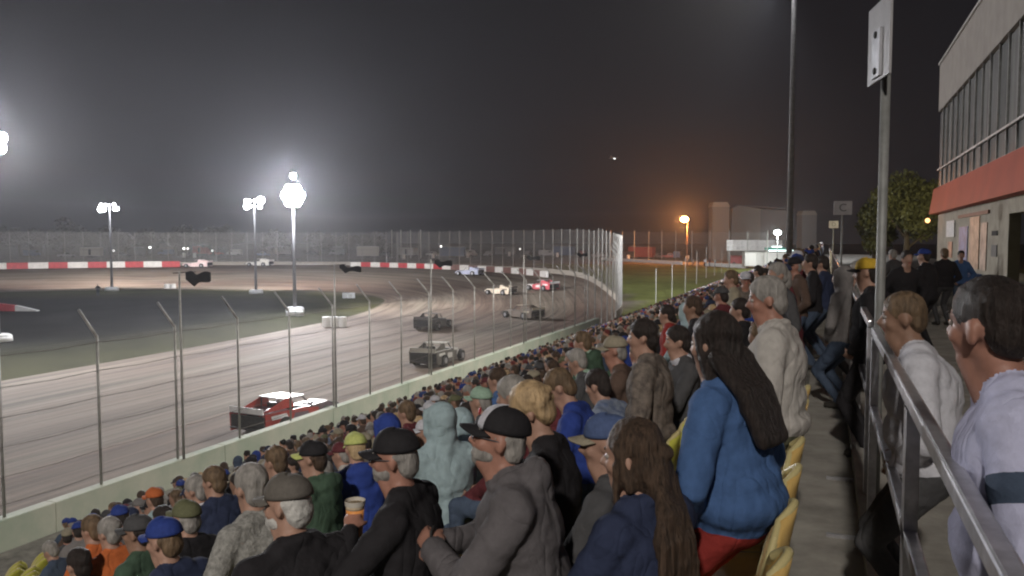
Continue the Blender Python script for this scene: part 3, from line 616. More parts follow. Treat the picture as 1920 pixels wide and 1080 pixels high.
p = at(1640, 470, 52); tree((p[0], p[1], WALK), 4.6, 4.0, nearleaf, 'lower olive bush left of the leafy tree by the building', 3000, 0.15, 56, 'trees by the building')
# airplane light
p = at(1150, 296, 900); r = empty('airplane', p, R(70), label='tiny airplane with a white light in the night sky', cat='airplane')
MB().ball((0, 0, 0), 1.0, n=10, scl=(5, 0.8, 0.8)).build('fuselage', white_v, r, True)
MB().box((0.3, 0, 0), (1.6, 11, 0.2)).box((-4.3, 0, 0.8), (0.9, 3.2, 0.1)).box((-4.4, 0, 1.2), (1.0, 0.1, 1.6)).build('wing', white_v, r)
MB().ball((1.0, -1, -0.9), 0.9, n=8, scl=(2.0, 1, 0.6)).build('landing_light', mat('plane_light', (1, 1, 1), emit=(1, 0.98, 0.95), es=2.5), r)

# ------------------------------------------------------------------ two storey building on the right
BX = 4.0; BY1 = 35.0; BY0 = 4.0
beige = mat('beige_stucco', (0.33, 0.30, 0.27), 0.85, var=0.06, scale=1.5, bump=0.1); lowwall = mat('lower_block_wall', (0.34, 0.31, 0.25), 0.85, var=0.1, scale=2, bump=0.15)
bd = empty('clubhouse_building', (BX, 20, WALK), label='two storey building with grey glazed upper floor and orange red band on the right', cat='building')
bd_off = Matrix.Translation((-BX, -20, -WALK))
def bbox(name, c, size, m, bevel=0):
    o = MB().box((c[0] - BX, c[1] - 20, c[2] - WALK), size, bevel=bevel).build(name, m, bd); return o
ym, yl = (BY0 + BY1) / 2, BY1 - BY0
bbox('upper_wall', (BX + 4.06, ym, EYE + 4.36), (8, yl, 4.66), beige)
bbox('parapet', (BX + 0.0, ym, EYE + 5.84), (0.14, yl + 0.04, 1.76), beige)
bbox('parapet_cap', (BX + 0.0, ym, EYE + 6.77), (0.24, yl + 0.1, 0.09), mat('cap_metal', (0.4, 0.38, 0.36), 0.5, 0.4))
bandm = mat('orange_red_band', (0.38, 0.062, 0.03), 0.55, var=0.08, scale=0.7)
o_ = MB().prism([(0.02, EYE + 2.0 - WALK), (0.02, EYE + 1.03 - WALK), (-0.30, EYE + 1.03 - WALK), (-0.16, EYE + 2.0 - WALK)], 'y', BY0 - 20, BY1 - 20)
o_.build('fascia_band', bandm, bd)
pane = [mat('grey_pane_%d' % i, c, 0.25, var=0.18, scale=0.8, stretch=(1, 6, 0.4), spec=0.5) for i, c in enumerate([(0.23, 0.23, 0.225), (0.26, 0.26, 0.25), (0.20, 0.205, 0.20)])]
mul = mat('mullion_metal', (0.27, 0.27, 0.26), 0.5, 0.4)
npn = 27; pw = yl / npn
for i in range(npn):
    yc = BY0 + (i + 0.5) * pw
    for zc_, hh_ in ((EYE + 3.83, 2.16), (EYE + 2.37, 0.66)):
        w_ = bbox('window', (BX + 0.03, yc, zc_), (0.05, pw - 0.07, hh_ - 0.04), pane[(i * 7 + (hh_ > 1)) % 3])
    bbox('mullion', (BX - 0.0, BY0 + i * pw, EYE + 3.48), (0.09, 0.055, 2.94), mul)
bbox('transom', (BX - 0.02, ym, EYE + 2.73), (0.10, yl, 0.05), mat('transom_light', (0.5, 0.48, 0.46), 0.5, 0.3)); bbox('transom', (BX - 0.02, ym, EYE + 2.02), (0.12, yl, 0.06), mul)
# lower wall with door opening
for y0_, y1_ in ((22.0, BY1), (BY0, 18.4)):
    bbox('lower_wall', (BX + 0.15, (y0_ + y1_) / 2, WALK + 1.44), (0.25, y1_ - y0_, 2.88), lowwall)
bbox('door_lintel', (BX + 0.15, 20.2, WALK + 2.7), (0.25, 3.6, 0.4), lowwall)
bbox('door', (BX + 0.45, 20.2, WALK + 1.25), (0.08, 3.5, 2.5), mat('olive_door', (0.13, 0.125, 0.07), 0.6, var=0.1))
bbox('wall_sign', (BX + 0.005, 31.4, EYE + 0.42), (0.03, 1.9, 0.56), mat('sign_white', (0.7, 0.66, 0.63), 0.6))
cols = [((0.40, 0.20, 0.12), 31.4, 0.95, -0.30, 0.55), ((0.10, 0.16, 0.33), 28.6, 1.6, -0.2, 1.3), ((0.38, 0.27, 0.19), 26.6, 1.6, -0.05, 1.5), ((0.40, 0.33, 0.27), 25.1, 0.9, -0.15, 1.3)]
for i, (c_, y_, w_, z_, h_) in enumerate(cols): bbox('poster', (BX + 0.01, y_, EYE + z_), (0.02, w_, h_), mat('poster_%d' % i, c_, 0.5, var=0.3, scale=2.5))
bbox('poster_frame', (BX + 0.0, 27.0, EYE + 0.78), (0.05, 5.2, 0.10), mat('brown_frame', (0.20, 0.10, 0.07), 0.6))
bbox('poster', (BX + 0.01, 23.6, EYE + 0.2), (0.02, 0.7, 0.12), tyre); bbox('poster', (BX + 0.01, 23.6, EYE - 0.25), (0.02, 0.7, 0.3), greyw)
bbox('serving_shelf', (BX - 0.18, 27.4, EYE - 0.95), (0.35, 4.6, 0.07), mat('shelf_blue', (0.10, 0.14, 0.28), 0.6))
lamp('lamp_light', (4.4, 35.9, EYE + 1.5), 7500, (1.0, 0.86, 0.55), 0.2, spot=((3.9, 45, EYE - 0.5), 75))  # warm spot added behind the building corner to brighten the tree
el = empty('added_end_lamp', (4.4, 35.0, EYE + 1.6), label='warm lamp added out of view on the far end wall of the building to light the tree', cat='lamp')
MB().box((0, 0.25, 0), (0.12, 0.5, 0.08)).build('bracket', cage, el); MB().ball((0, 0.5, -0.05), 0.12, n=10).build('lamp_globe', mat('warm_glass', (0.9, 0.8, 0.6), emit=(1, 0.85, 0.55), es=8), el, True)
pl = lamp('wall_lamp_light', (BX - 0.42, 34.2, EYE + 0.70), 8, (1.0, 0.5, 0.2), 0.1)
wl = empty('wall_lamp', (BX - 0.42, 34.2, EYE + 0.72), label='small orange lamp under the red band at the building corner', cat='lamp')
MB().box((0.18, 0, 0.1), (0.36, 0.06, 0.05)).build('bracket', cage, wl)
MB().ball((0, 0, 0.06), 0.09, n=10).build('lamp_globe', mat('amber_glass', (0.9, 0.5, 0.2), emit=(1, 0.5, 0.2), es=3), wl)

# ------------------------------------------------------------------ railing, section signs
railm = mat('rail_steel', (0.52, 0.51, 0.53), 0.32, 0.75, var=0.12, scale=14); raild = mat('rail_dark', (0.14, 0.14, 0.15), 0.5, 0.5)
rl = empty('railing', (0.30, 0, WALK), label='steel handrail with flat posts running along the right side of the walkway', cat='railing')
def rail_run(y0, y1):
    for z in (1.285, 0.80):
        MB().box((0, (y0 + y1) / 2, z), (0.045, y1 - y0, 0.05), bevel=0.008).build('rail', railm, rl)
    MB().box((0.035, (y0 + y1) / 2, 1.215), (0.02, y1 - y0, 0.09)).build('rail_backing', raild, rl)
    y = y0 + 0.05
    while y <= y1: MB().box((0.0, y, 0.63), (0.045, 0.10, 1.25)).build('post', railm, rl); y += (y1 - y0 - 0.1) / max(1, round((y1 - y0) / 2.1))
rail_run(-1.5, 5.5); rail_run(5.95, 15.6); rail_run(16.1, 25); rail_run(25.5, 40); rail_run(40.5, 70)
for i, y in enumerate((4.1, 5.3, 6.6)):
    o_ = MB().box((0.14, y, WALK + 0.012), (0.2, 0.02, 0.022)).build('floor_bracket', railm); tag(o_, 'short metal floor bracket below the railing, %s from the viewer' % ORD[i], 'bracket', 'floor brackets on the walkway')
kb = MB().box((0.30, 30, WALK + 0.05), (0.12, 84, 0.1)).build('kerb', concrete); tag(kb, kind='structure')
signw = mat('sign_face', (0.33, 0.315, 0.32), 0.45, var=0.1, scale=3); black = mat('sign_black', (0.03, 0.03, 0.03), 0.6)
sr = empty('section_sign', (0.335, 5.72, WALK), label='tall pole with an oblique white section sign, nearest the camera by the rail', cat='sign')
MB().tube((0, 0, 0), (0, 0, 2.95), 0.030, n=14).build('pole', galv, sr, True)
MB().box((-0.02, 0.0, 3.13), (0.015, 0.46, 0.50), bevel=0.003).build('sign_panel', signw, sr)
MB().box((-0.036, 0.0, 3.05), (0.018, 0.16, 0.30)).build('mount_plate', mat('mount_grey', (0.33, 0.33, 0.35), 0.5, 0.3), sr)
for z in (3.17, 2.94): MB().ball((-0.048, 0.0, z), 0.024, n=8, scl=(0.5, 1, 1)).build('bolt', black, sr, True)
text_obj('letter', 'B', 0.16, mat('letter_grey', (0.16, 0.16, 0.16), 0.6), sr, (-0.032, 0.11, 3.27), (R(90), 0, R(-90)))
MB().box((-0.035, 0.2, 3.14), (0.03, 0.05, 0.02)).build('hinge', railm, sr)
for ch_ in sr.children:
    if ch_.name.split('.')[0] != 'pole': ch_.matrix_local = Matrix.Translation((-0.022, 0, 0)) @ Matrix.Rotation(R(13), 4, 'Z') @ ch_.matrix_local
for (px, py, d, s_, ch, lab) in ((1580, 390, 24.0, 0.46, 'C', 'square white sign with a black letter C on a thin pole above the crowd'), (1563, 421, 44.0, 0.44, 'D', 'small far white section sign left of and below the letter C sign')):
    p = at(px, py, d); r = empty('section_sign', (p[0], p[1], WALK), YAW - R(12), label=lab, cat='sign'); z = p[2] - WALK
    MB().tube((0, 0.03, 0), (0, 0.03, z + 0.1), 0.03, n=10).build('pole', galv, r, True)
    MB().box((0, -0.02, z), (s_ + 0.06, 0.025, s_ * 0.9), bevel=0.005).build('sign_panel', signw, r)
    text_obj('letter', ch, s_ * 0.7, mat('letter_dark', (0.09, 0.09, 0.09), 0.6), r, (0, -0.04, z), (R(90), 0, 0))

# ------------------------------------------------------------------ stand seats
seatm = mat('yellow_seat_plastic', (0.46, 0.44, 0.07), 0.4, var=0.10, scale=4); seatrim = mat('seat_rim', (0.50, 0.42, 0.20), 0.4, var=0.04); seatleg = mat('seat_bracket', (0.2, 0.2, 0.2), 0.5, 0.5)
topseat = mat('faded_amber_seat', (0.55, 0.36, 0.12), 0.4, var=0.08, scale=4)
def seat_proto(m):
    r = empty('stadium_seat', (0, 0, -50), R(90)); nu, nv = 12, 9
    V, F = [], []
    for i in range(nu + 1):
        u = -1 + 2 * i / nu
        for j in range(nv + 1):
            v = j / nv; ww = 0.225 * math.sqrt(max(0.0, 1 - 0.85 * max(0, v - 0.35) ** 2 / 0.4225 * 1.0))
            V.append((ww * u, -0.19 - 0.09 * v + 0.07 * u * u * (1 - 0.3 * v), 0.36 + 0.50 * v * (1 - 0.10 * u * u * v)))
    for i in range(nu):
        for j in range(nv): a = i * (nv + 1) + j; F.append((a, a + nv + 1, a + nv + 2, a + 1))
    b_ = mesh_np('backrest', V, F, m, r, True); s = b_.modifiers.new('s', 'SOLIDIFY'); s.thickness = 0.03; s.offset = 0
    rim = [V[j] for j in range(2, nv)] + [V[i * (nv + 1) + nv] for i in range(nu + 1)] + [V[nu * (nv + 1) + j] for j in range(nv - 1, 1, -1)]
    m_ = MB(); [m_.tube(rim[q], rim[q + 1], 0.016, n=8, caps=False) for q in range(len(rim) - 1)]; [m_.ball(q, 0.0163, n=8) for q in rim]; m_.build('rim', seatrim, b_, True)
    V, F = [], []
    for i in range(9):
        u = -1 + i / 4
        for j in range(9):
            v = j / 8; V.append((0.215 * u * (1 - 0.12 * v * v), -0.20 + 0.42 * v, 0.36 + 0.03 * u * u - 0.03 * math.sin(v * 2.6) + (0.0 if v < 0.9 else -0.02)))
    for i in range(8):
        for j in range(8): a = i * 9 + j; F.append((a, a + 9, a + 10, a + 1))
    b_ = mesh_np('seat_pan', V, F, m, r, True); s = b_.modifiers.new('s', 'SOLIDIFY'); s.thickness = 0.03; s.offset = -1
    MB().box((0, -0.05, 0.16), (0.06, 0.08, 0.32)).box((0, -0.05, 0.31), (0.3, 0.25, 0.03)).build('bracket', seatleg, r); return r
protoA = seat_proto(seatm); protoB = seat_proto(topseat)
used = []
def seat_at(k, y, first, lab):
    src = protoB if k == 0 else protoA
    if src not in used: used.append(src); o = src
    else: o = copy_tree(src)
    o.location = (rowx(k), y, WALK - DROP * k); tag(o, lab, 'seat', 'yellow stadium seats in rows'); return o
cnt = 0; SEATPOS = []
ordw = ['top', 'second', 'third', 'fourth', 'fifth', 'sixth', 'seventh', 'eighth', 'ninth', 'tenth', 'eleventh', 'twelfth', 'thirteenth', 'fourteenth', 'fifteenth', 'sixteenth', 'seventeenth', 'bottom']
for k in range(18):
    y = 1.6 + 0.09 * (k % 3)
    while y < 60:
        if k == 0 and 6.2 < y < 14: y += 0.52; continue
        p = (rowx(k), y, WALK - DROP * k + 0.6); q = proj(p); y_ = y; y += 0.52
        if q[2] < 1 or q[0] < -60 or q[0] > 1980 or q[1] > 1250: continue
        SEATPOS.append((q[2], k, y_))
RC_ = {}
SEATPOS.sort()
for d_, k, y in SEATPOS[:290]:
    RC_[k] = RC_.get(k, -1) + 1; seat_at(k, y, False, '%s plastic seat in the %s row, %s from the near end' % ('amber' if k == 0 else 'yellow', ordw[k], ORD[RC_[k]]))
mb_ = MB()
for d_, k, y in SEATPOS[290:]:
    f = WALK - DROP * k; mb_.box((rowx(k) + 0.23, y, f + 0.58), (0.04, 0.43, 0.40)).box((rowx(k), y, f + 0.36), (0.4, 0.42, 0.04))
tag(mb_.build('distant_seats', seatm), 'rows of yellow seats farther along the stand', 'seats', kind='stuff')
# ------------------------------------------------------------------ people
skin_a = mat('skin_fair', (0.35, 0.205, 0.15), 0.55, var=0.07, scale=18); skin_b = mat('skin_ruddy', (0.33, 0.165, 0.12), 0.5, var=0.08, scale=18); skin_c = mat('skin_tan', (0.25, 0.145, 0.10), 0.55, var=0.07, scale=18)
lipm = mat('lips', (0.30, 0.10, 0.08), 0.5); eyem = mat('eye_white', (0.30, 0.26, 0.24), 0.3); irism = mat('eye_iris', (0.04, 0.03, 0.025), 0.2)
def cloth(name, c, var=0.06, scale=22, bump=0.35, col2=None, rough=0.88):
    m = mat('cloth_' + name, c, rough, var=var, scale=scale, bump=bump, col2=col2, spec=0.15); n = m.node_tree
    t = n.nodes.new('ShaderNodeTexCoord'); mp = n.nodes.new('ShaderNodeMapping'); mp.inputs['Scale'].default_value = (1.0, 1.0, 0.55); mp.inputs['Rotation'].default_value = (0.4, 0.5, 0)
    f = n.nodes.new('ShaderNodeTexNoise'); f.inputs['Scale'].default_value = 4.2; f.inputs['Detail'].default_value = 1.6; f.inputs['Distortion'].default_value = 1.2
    n.links.new(t.outputs['Object'], mp.inputs[0]); n.links.new(mp.outputs[0], f.inputs['Vector'])
    s1 = n.nodes.new('ShaderNodeMath'); s1.operation = 'SUBTRACT'; s1.inputs[1].default_value = 0.5; n.links.new(f.outputs[0], s1.inputs[0])
    s2 = n.nodes.new('ShaderNodeMath'); s2.operation = 'ABSOLUTE'; n.links.new(s1.outputs[0], s2.inputs[0])
    s3 = n.nodes.new('ShaderNodeMath'); s3.operation = 'POWER'; s3.inputs[1].default_value = 0.6; n.links.new(s2.outputs[0], s3.inputs[0])
    b2 = n.nodes.new('ShaderNodeBump'); b2.inputs['Strength'].default_value = 0.7; b2.inputs['Distance'].default_value = 0.03; n.links.new(s3.outputs[0], b2.inputs['Height'])
    old = [l for l in n.links if l.to_socket.name == 'Normal' and l.to_node.type == 'BSDF_PRINCIPLED'][0].from_node
    n.links.new(b2.outputs[0], old.inputs['Normal']); return m
C = dict(navy=cloth('navy', (0.030, 0.038, 0.075)), black=cloth('black', (0.022, 0.020, 0.022)), grey=cloth('grey', (0.19, 0.175, 0.17)), hoodie=cloth('hoodie_grey', (0.115, 0.104, 0.108)), sweater=cloth('sweater_grey', (0.27, 0.26, 0.24), 0.2, 40, 0.8),
         blue=cloth('blue', (0.060, 0.115, 0.25)), royal=cloth('royal', (0.028, 0.052, 0.23)), taupe=cloth('taupe', (0.13, 0.115, 0.10)), lblue=cloth('light_blue', (0.30, 0.38, 0.40)), tan=cloth('tan', (0.30, 0.26, 0.19)), stone=cloth('stone', (0.42, 0.39, 0.36)),
         red=cloth('red', (0.27, 0.035, 0.03)), orange=cloth('orange', (0.50, 0.13, 0.04)), green=cloth('green', (0.055, 0.09, 0.06)), olive=cloth('olive', (0.13, 0.13, 0.07)), brown=cloth('brown', (0.10, 0.065, 0.05)),
         white=cloth('white', (0.55, 0.54, 0.58)), lav=cloth('lavender_white', (0.50, 0.50, 0.66)), camo=cloth('camo', (0.06, 0.07, 0.04), 0.1, 12, 0.3, (0.20, 0.19, 0.13)), denim=cloth('denim', (0.06, 0.08, 0.12)), mottled=cloth('mottled', (0.06, 0.05, 0.045), 0.1, 18, 0.3, (0.22, 0.18, 0.15)),
         maroon=cloth('maroon', (0.12, 0.03, 0.035)), plaid=cloth('plaid', (0.07, 0.10, 0.20), 0.1, 16, 0.3, (0.25, 0.28, 0.33)), mint=cloth('mint', (0.30, 0.42, 0.32)), yellow=cloth('yellow', (0.60, 0.38, 0.04)), limey=cloth('lime_yellow', (0.52, 0.55, 0.18)), dgrey=cloth('dark_grey', (0.07, 0.068, 0.07)))
CAPM = {k_: mat('cap_' + k_, tuple(v_.node_tree.nodes['Mix'].inputs[6].default_value)[:3], 0.8, var=0.08, scale=40, bump=0.2, spec=0.2) for k_, v_ in C.items()}
HAIR = dict(brown=mat('hair_brown', (0.065, 0.040, 0.026), 0.6, var=0.35, scale=75, bump=1.0, stretch=(1, 1, 0.07), spec=0.35), dark=mat('hair_dark', (0.028, 0.020, 0.017), 0.55, var=0.3, scale=75, bump=1.0, stretch=(1, 1, 0.07), spec=0.35),
            grey=mat('hair_grey', (0.26, 0.24, 0.22), 0.65, var=0.2, scale=30, bump=0.9, stretch=(1, 1, 0.2)), blond=mat('hair_blond', (0.42, 0.29, 0.16), 0.6, var=0.25, scale=26, bump=0.9, stretch=(1, 1, 0.2)), white=mat('hair_white', (0.5, 0.48, 0.45), 0.7, var=0.1, scale=30, bump=0.8),
            lbrown=mat('hair_light_brown', (0.13, 0.085, 0.05), 0.6, var=0.3, scale=30, bump=0.9, stretch=(1, 1, 0.15)))
shoem = mat('shoe', (0.04, 0.035, 0.03), 0.6)
_ico = {}
def unit_sphere(n=2):
    if n not in _ico:
        b_ = bmesh.new(); bmesh.ops.create_icosphere(b_, subdivisions=n, radius=1); _ico[n] = (np.array([v.co[:] for v in b_.verts]), np.array([[v.index for v in f.verts] for f in b_.faces])); b_.free()
    return _ico[n]
def rotm(ax, a):
    return np.array(Matrix.Rotation(a, 3, ax))
class Body:                       # prims: ('c', a, b, ra, rb, tag) or ('e', centre, radii, rot, tag)
    def __init__(s): s.p = []
    def cap(s, a, b, ra, rb, t): s.p.append(('c', np.array(a, float), np.array(b, float), ra, rb, t)); return s
    def ell(s, c, r, t, rot=None): s.p.append(('e', np.array(c, float), np.array(r, float), np.eye(3) if rot is None else rot, t)); return s
    def solid(s):
        V, F, o = [], [], 0
        sv, sf = unit_sphere(3)
        for q in s.p:
            if q[0] == 'e': v = (sv * q[2]) @ q[3].T + q[1]; V.append(v); F.append(sf + o); o += len(v)
            else:
                a, b_, ra, rb = q[1:5]; L = np.linalg.norm(b_ - a) + 1e-9; nst = max(1, int(L / (0.45 * min(ra, rb))))
                nst = min(nst, 9); d = (b_ - a) / L
                # capsule as hull: sphere verts split by side
                z = sv @ d; v = np.where((z > 0)[:, None], sv * rb + b_, sv * ra + a); V.append(v); F.append(sf + o); o += len(v)
        return np.vstack(V), np.vstack(F)
    def sdf(s, P):
        D = np.empty((len(s.p), len(P)))
        for i, q in enumerate(s.p):
            if q[0] == 'e':
                l = (P - q[1]) @ q[3]; k = np.linalg.norm(l / q[2], axis=1); k2 = np.linalg.norm(l / (q[2] ** 2), axis=1) + 1e-9; D[i] = k * (k - 1) / k2
            else:
                a, b_, ra, rb = q[1:5]; d = b_ - a; t_ = np.clip(((P - a) @ d) / (d @ d + 1e-12), 0, 1); D[i] = np.linalg.norm(P - a - t_[:, None] * d, axis=1) - (ra + (rb - ra) * t_)
        return D
def remesh(name, body, vox, smooth=3, parent=None, mats=None, tags=None, wrinkle=0.0, wtag=('top',), seed=0, wf=14.0):
    V, F = body.solid(); me = bpy.data.meshes.new('tmp'); me.from_pydata(V.tolist(), [], F.tolist()); o = bpy.data.objects.new('tmp', me); COL.objects.link(o)
    m = o.modifiers.new('r', 'REMESH'); m.mode = 'VOXEL'; m.voxel_size = vox; m.use_smooth_shade = True
    if smooth: sm = o.modifiers.new('s', 'SMOOTH'); sm.iterations = smooth; sm.factor = 0.5
    ev = o.evaluated_get(bpy.context.evaluated_depsgraph_get()); me2 = bpy.data.meshes.new_from_object(ev); bpy.data.objects.remove(o); bpy.data.meshes.remove(me); me2.name = name
    nv = len(me2.vertices); co = np.empty(nv * 3); me2.vertices.foreach_get('co', co); co = co.reshape(-1, 3)
    nf = len(me2.polygons); cen = np.empty(nf * 3); me2.polygons.foreach_get('center', cen); cen = cen.reshape(-1, 3)
    tl = tags or ['top']
    if tags:
        ptag = np.array([tags.index(q[5] if q[0] == 'c' else q[4]) for q in body.p]); idx = ptag[np.argmin(body.sdf(cen), axis=0)]
        MI = idx.astype(np.int32)
    if wrinkle:
        no = np.empty(nv * 3); me2.vertices.foreach_get('normal', no); no = no.reshape(-1, 3); g = np.random.default_rng(seed); w = np.zeros(nv)
        for q in range(7):
            k = g.normal(size=3) * np.array([1, 1, 1.6]); k = k / np.linalg.norm(k) * wf * (0.7 + 0.35 * q); ph = g.random() * 6.28; c2 = g.normal(size=3) * 5
            w += (1 - 1.0 * np.abs(np.sin(co @ k + ph + 1.3 * np.sin(co @ c2)))) ** 2 / (1 + 0.4 * q)
        w = (w / 2.5 - 0.5) * wrinkle
        if tags:
            vt = ptag[np.argmin(body.sdf(co), axis=0)]; w = w * np.isin(vt, [tags.index(x) for x in wtag if x in tags])
        me2.vertices.foreach_set('co', (co + no * w[:, None]).ravel())
    if tags:
        # slide the vertices on a material border onto the true border line
        co2 = np.empty(nv * 3); me2.vertices.foreach_get('co', co2); co2 = co2.reshape(-1, 3)
        lt = np.empty(nf, np.int32); me2.polygons.foreach_get('loop_total', lt); lv = np.empty(int(lt.sum()), np.int32); me2.loops.foreach_get('vertex_index', lv)
        fid = np.repeat(idx, lt); mn = np.full(nv, 99); mxx = np.full(nv, -1); np.minimum.at(mn, lv, fid); np.maximum.at(mxx, lv, fid); bv = np.where(mn != mxx)[0]
        if len(bv):
            def gap(P, A_, B_):
                D = body.sdf(P); o_ = np.empty(len(P))
                for u_ in set(zip(A_.tolist(), B_.tolist())):
                    s_ = (A_ == u_[0]) & (B_ == u_[1]); da = D[:, s_]; o_[s_] = da[ptag == u_[0]].min(0) - da[ptag == u_[1]].min(0)
                return o_
            P = co[bv]; A_, B_ = mn[bv], mxx[bv]; f0 = gap(P, A_, B_); gr = np.stack([(gap(P + e_, A_, B_) - f0) / 0.002 for e_ in np.eye(3) * 0.002], 1)
            st_ = -gr * (f0 / (np.sum(gr * gr, 1) + 1e-3))[:, None]; ln_ = np.linalg.norm(st_, axis=1) + 1e-9; st_ *= np.minimum(1, vox * 0.75 / ln_)[:, None]
            co2[bv] += st_; me2.vertices.foreach_set('co', co2.ravel())
    me2.polygons.foreach_set('use_smooth', [True] * nf); me2.materials.clear()
    for m_ in (mats or []): me2.materials.append(m_)
    if tags: me2.polygons.foreach_set('material_index', MI)
    ob = bpy.data.objects.new(name, me2); COL.objects.link(ob)
    if parent: ob.parent = parent
    return ob
def ik(a, b_, l1, l2, pole):
    a, b_ = np.array(a, float), np.array(b_, float); d = b_ - a; L = np.linalg.norm(d); Lc = min(L, (l1 + l2) * 0.999); d = d / L; b_ = a + d * Lc
    x = (l1 * l1 - l2 * l2 + Lc * Lc) / (2 * Lc); h = math.sqrt(max(0, l1 * l1 - x * x)); pole = np.array(pole, float); pole = pole - d * (pole @ d); pole /= np.linalg.norm(pole) + 1e-9
    return a + d * x + pole * h, b_
TAGS = ['skin', 'top', 'pants', 'shoe', 'lip', 'trim']
def make_person(hh=0.45, posture='sit', lean=6, head=(0, 0), width=1.0, arms='lap', hood=None, collar=None, vox=0.011, female=False, bulky=0.012, fingers=True, hem=True, neckc=None, drape=False, band=False):
    """local frame: faces +Y, feet on z=0"""
    B = Body(); la = R(-lean); RL = rotm('X', la); hip = np.array([0, 0, hh])
    T = lambda x, y, z: hip + RL @ np.array([x, y, z])
    w_ = width; k = bulky
    B.ell(T(0, 0, 0.02), (0.165 * w_ + k, 0.13 * w_, 0.12), 'pants')
    B.ell(T(0, 0.015, 0.16), (0.155 * w_ + k, 0.125 * w_ + k, 0.16), 'top', RL)
    B.ell(T(0, 0.0, 0.34), (0.170 * w_ + k, 0.120 * w_ + k, 0.20), 'top', RL)
    for sx in (-1, 1): B.cap(T(sx * (0.060 * w_), 0, 0.06), T(sx * (0.075 * w_), -0.005, 0.40), 0.098 * (0.4 + 0.6 * w_) + k, 0.100 * (0.4 + 0.6 * w_) + k, 'top')
    if drape:
        for j in range(5):
            f_ = j / 4; B.ell(T(0, -0.03 * f_, 0.42 - 0.33 * f_), (0.15 + 0.075 * f_, 0.115 + 0.055 * f_, 0.12), 'top', RL)
    if female: B.ell(T(0, 0.09, 0.33), (0.13 * w_, 0.07, 0.08), 'top', RL)
    B.cap(T(-0.145 * w_, -0.01, 0.475), T(0.145 * w_, -0.01, 0.475), 0.068 + k, 0.068 + k, 'top')
    B.cap(T(-0.07, -0.01, 0.52), T(0.07, -0.01, 0.52), 0.062 + k * .6, 0.062 + k * .6, 'top')
    if hem and posture != 'sit': B.ell(T(0, 0, 0.03), (0.172 * w_ + k, 0.125 * w_ + k, 0.11), 'top', RL)
    nb = T(0, 0.0, 0.52); nk = T(0, 0.02, 0.63)
    B.cap(nb, nk, 0.056, 0.054, 'skin')
    if collar or hood == 'down': 
        for q in range(8):
            a0, a1 = q * math.pi / 4, (q + 1) * math.pi / 4
            B.cap(T(0.075 * math.cos(a0), 0.07 * math.sin(a0) + 0.005, 0.555 - 0.02 * math.sin(a0)), T(0.075 * math.cos(a1), 0.07 * math.sin(a1) + 0.005, 0.555 - 0.02 * math.sin(a1)), 0.022, 0.022, 'trim' if collar == 'trim' else 'top')
    if hood == 'down': B.ell(T(0, -0.105, 0.53), (0.125, 0.065, 0.075), 'top', RL); B.ell(T(0, -0.12, 0.47), (0.09, 0.045, 0.09), 'top', RL)
    hy, hp = R(head[0]), R(head[1])
    RH = RL @ rotm('Z', hy) @ rotm('X', -hp + R(lean)); hc = nk + RL @ np.array([0, 0.01, 0.0])
    Hd = lambda x, y, z: hc + RH @ np.array([x, y, z])
    hs = 1.0
    B.ell(Hd(0, -0.005, 0.105), (0.074, 0.094, 0.092), 'skin', RH); B.ell(Hd(0, 0.03, 0.045), (0.056, 0.066, 0.066), 'skin', RH); B.ell(Hd(0, 0.066, -0.008), (0.027, 0.022, 0.020), 'skin', RH)
    B.cap(Hd(0, 0.088, 0.085), Hd(0, 0.108, 0.050), 0.010, 0.0155, 'skin'); B.cap(Hd(-0.032, 0.074, 0.098), Hd(0.032, 0.074, 0.098), 0.014, 0.014, 'skin')
    for sx in (-1, 1):
        B.ell(Hd(sx * 0.036, 0.062, 0.048), (0.024, 0.024, 0.026), 'skin', RH); B.ell(Hd(sx * 0.077, -0.008, 0.062), (0.011, 0.021, 0.033), 'skin', RH @ rotm('Z', sx * 0.35))
        B.cap(Hd(sx * 0.013, 0.098, 0.047), Hd(sx * 0.011, 0.094, 0.047), 0.010, 0.010, 'skin')
    B.cap(Hd(-0.019, 0.086, 0.020), Hd(0.019, 0.086, 0.020), 0.0085, 0.0085, 'lip')
    B.cap(Hd(0, 0.05, -0.01), nb + np.array([0, 0.03, 0]), 0.04, 0.05, 'skin')
    if hood == 'up':
        B.cap(Hd(0, -0.03, 0.02), T(0, 0, 0.42), 0.085, 0.12, 'top')
        B.ell(Hd(0, -0.035, 0.10), (0.105, 0.108, 0.118), 'top', RH); B.ell(Hd(0, -0.045, 0.0), (0.10, 0.085, 0.10), 'top', RH)
        for sx in (-1, 1): B.cap(Hd(sx * 0.085, 0.03, 0.15), Hd(sx * 0.08, 0.03, 0.0), 0.022, 0.025, 'top')
    # arms
    sh = [T(sx * (0.150 * w_ + 0.018), -0.01, 0.455) for sx in (-1, 1)]
    tgt = {'lap': [(-0.10, 0.34, 0.10), (0.10, 0.34, 0.10)], 'fold': [(0.10, 0.21, 0.23), (-0.10, 0.22, 0.25)], 'down': [(-0.25, 0.06, -0.06), (0.25, 0.06, -0.06)], 'cup': [(-0.11, 0.22, 0.40), (0.06, 0.33, 0.08)],
           'cupr': [(-0.12, 0.3, 0.1), (0.15, 0.36, 0.20)], 'pocket': [(-0.17, 0.13, 0.05), (0.17, 0.13, 0.05)], 'knees': [(-0.12, 0.40, 0.02), (0.12, 0.40, 0.02)], 'phone': [(-0.06, 0.33, 0.34), (0.06, 0.31, 0.32)], 'rail': [(-0.20, 0.42, 0.12), (0.2, 0.40, 0.12)], 'hipr': [(-0.20, 0.10, 0.06), (0.2, 0.12, 0.06)]}[arms]
    HANDS = []
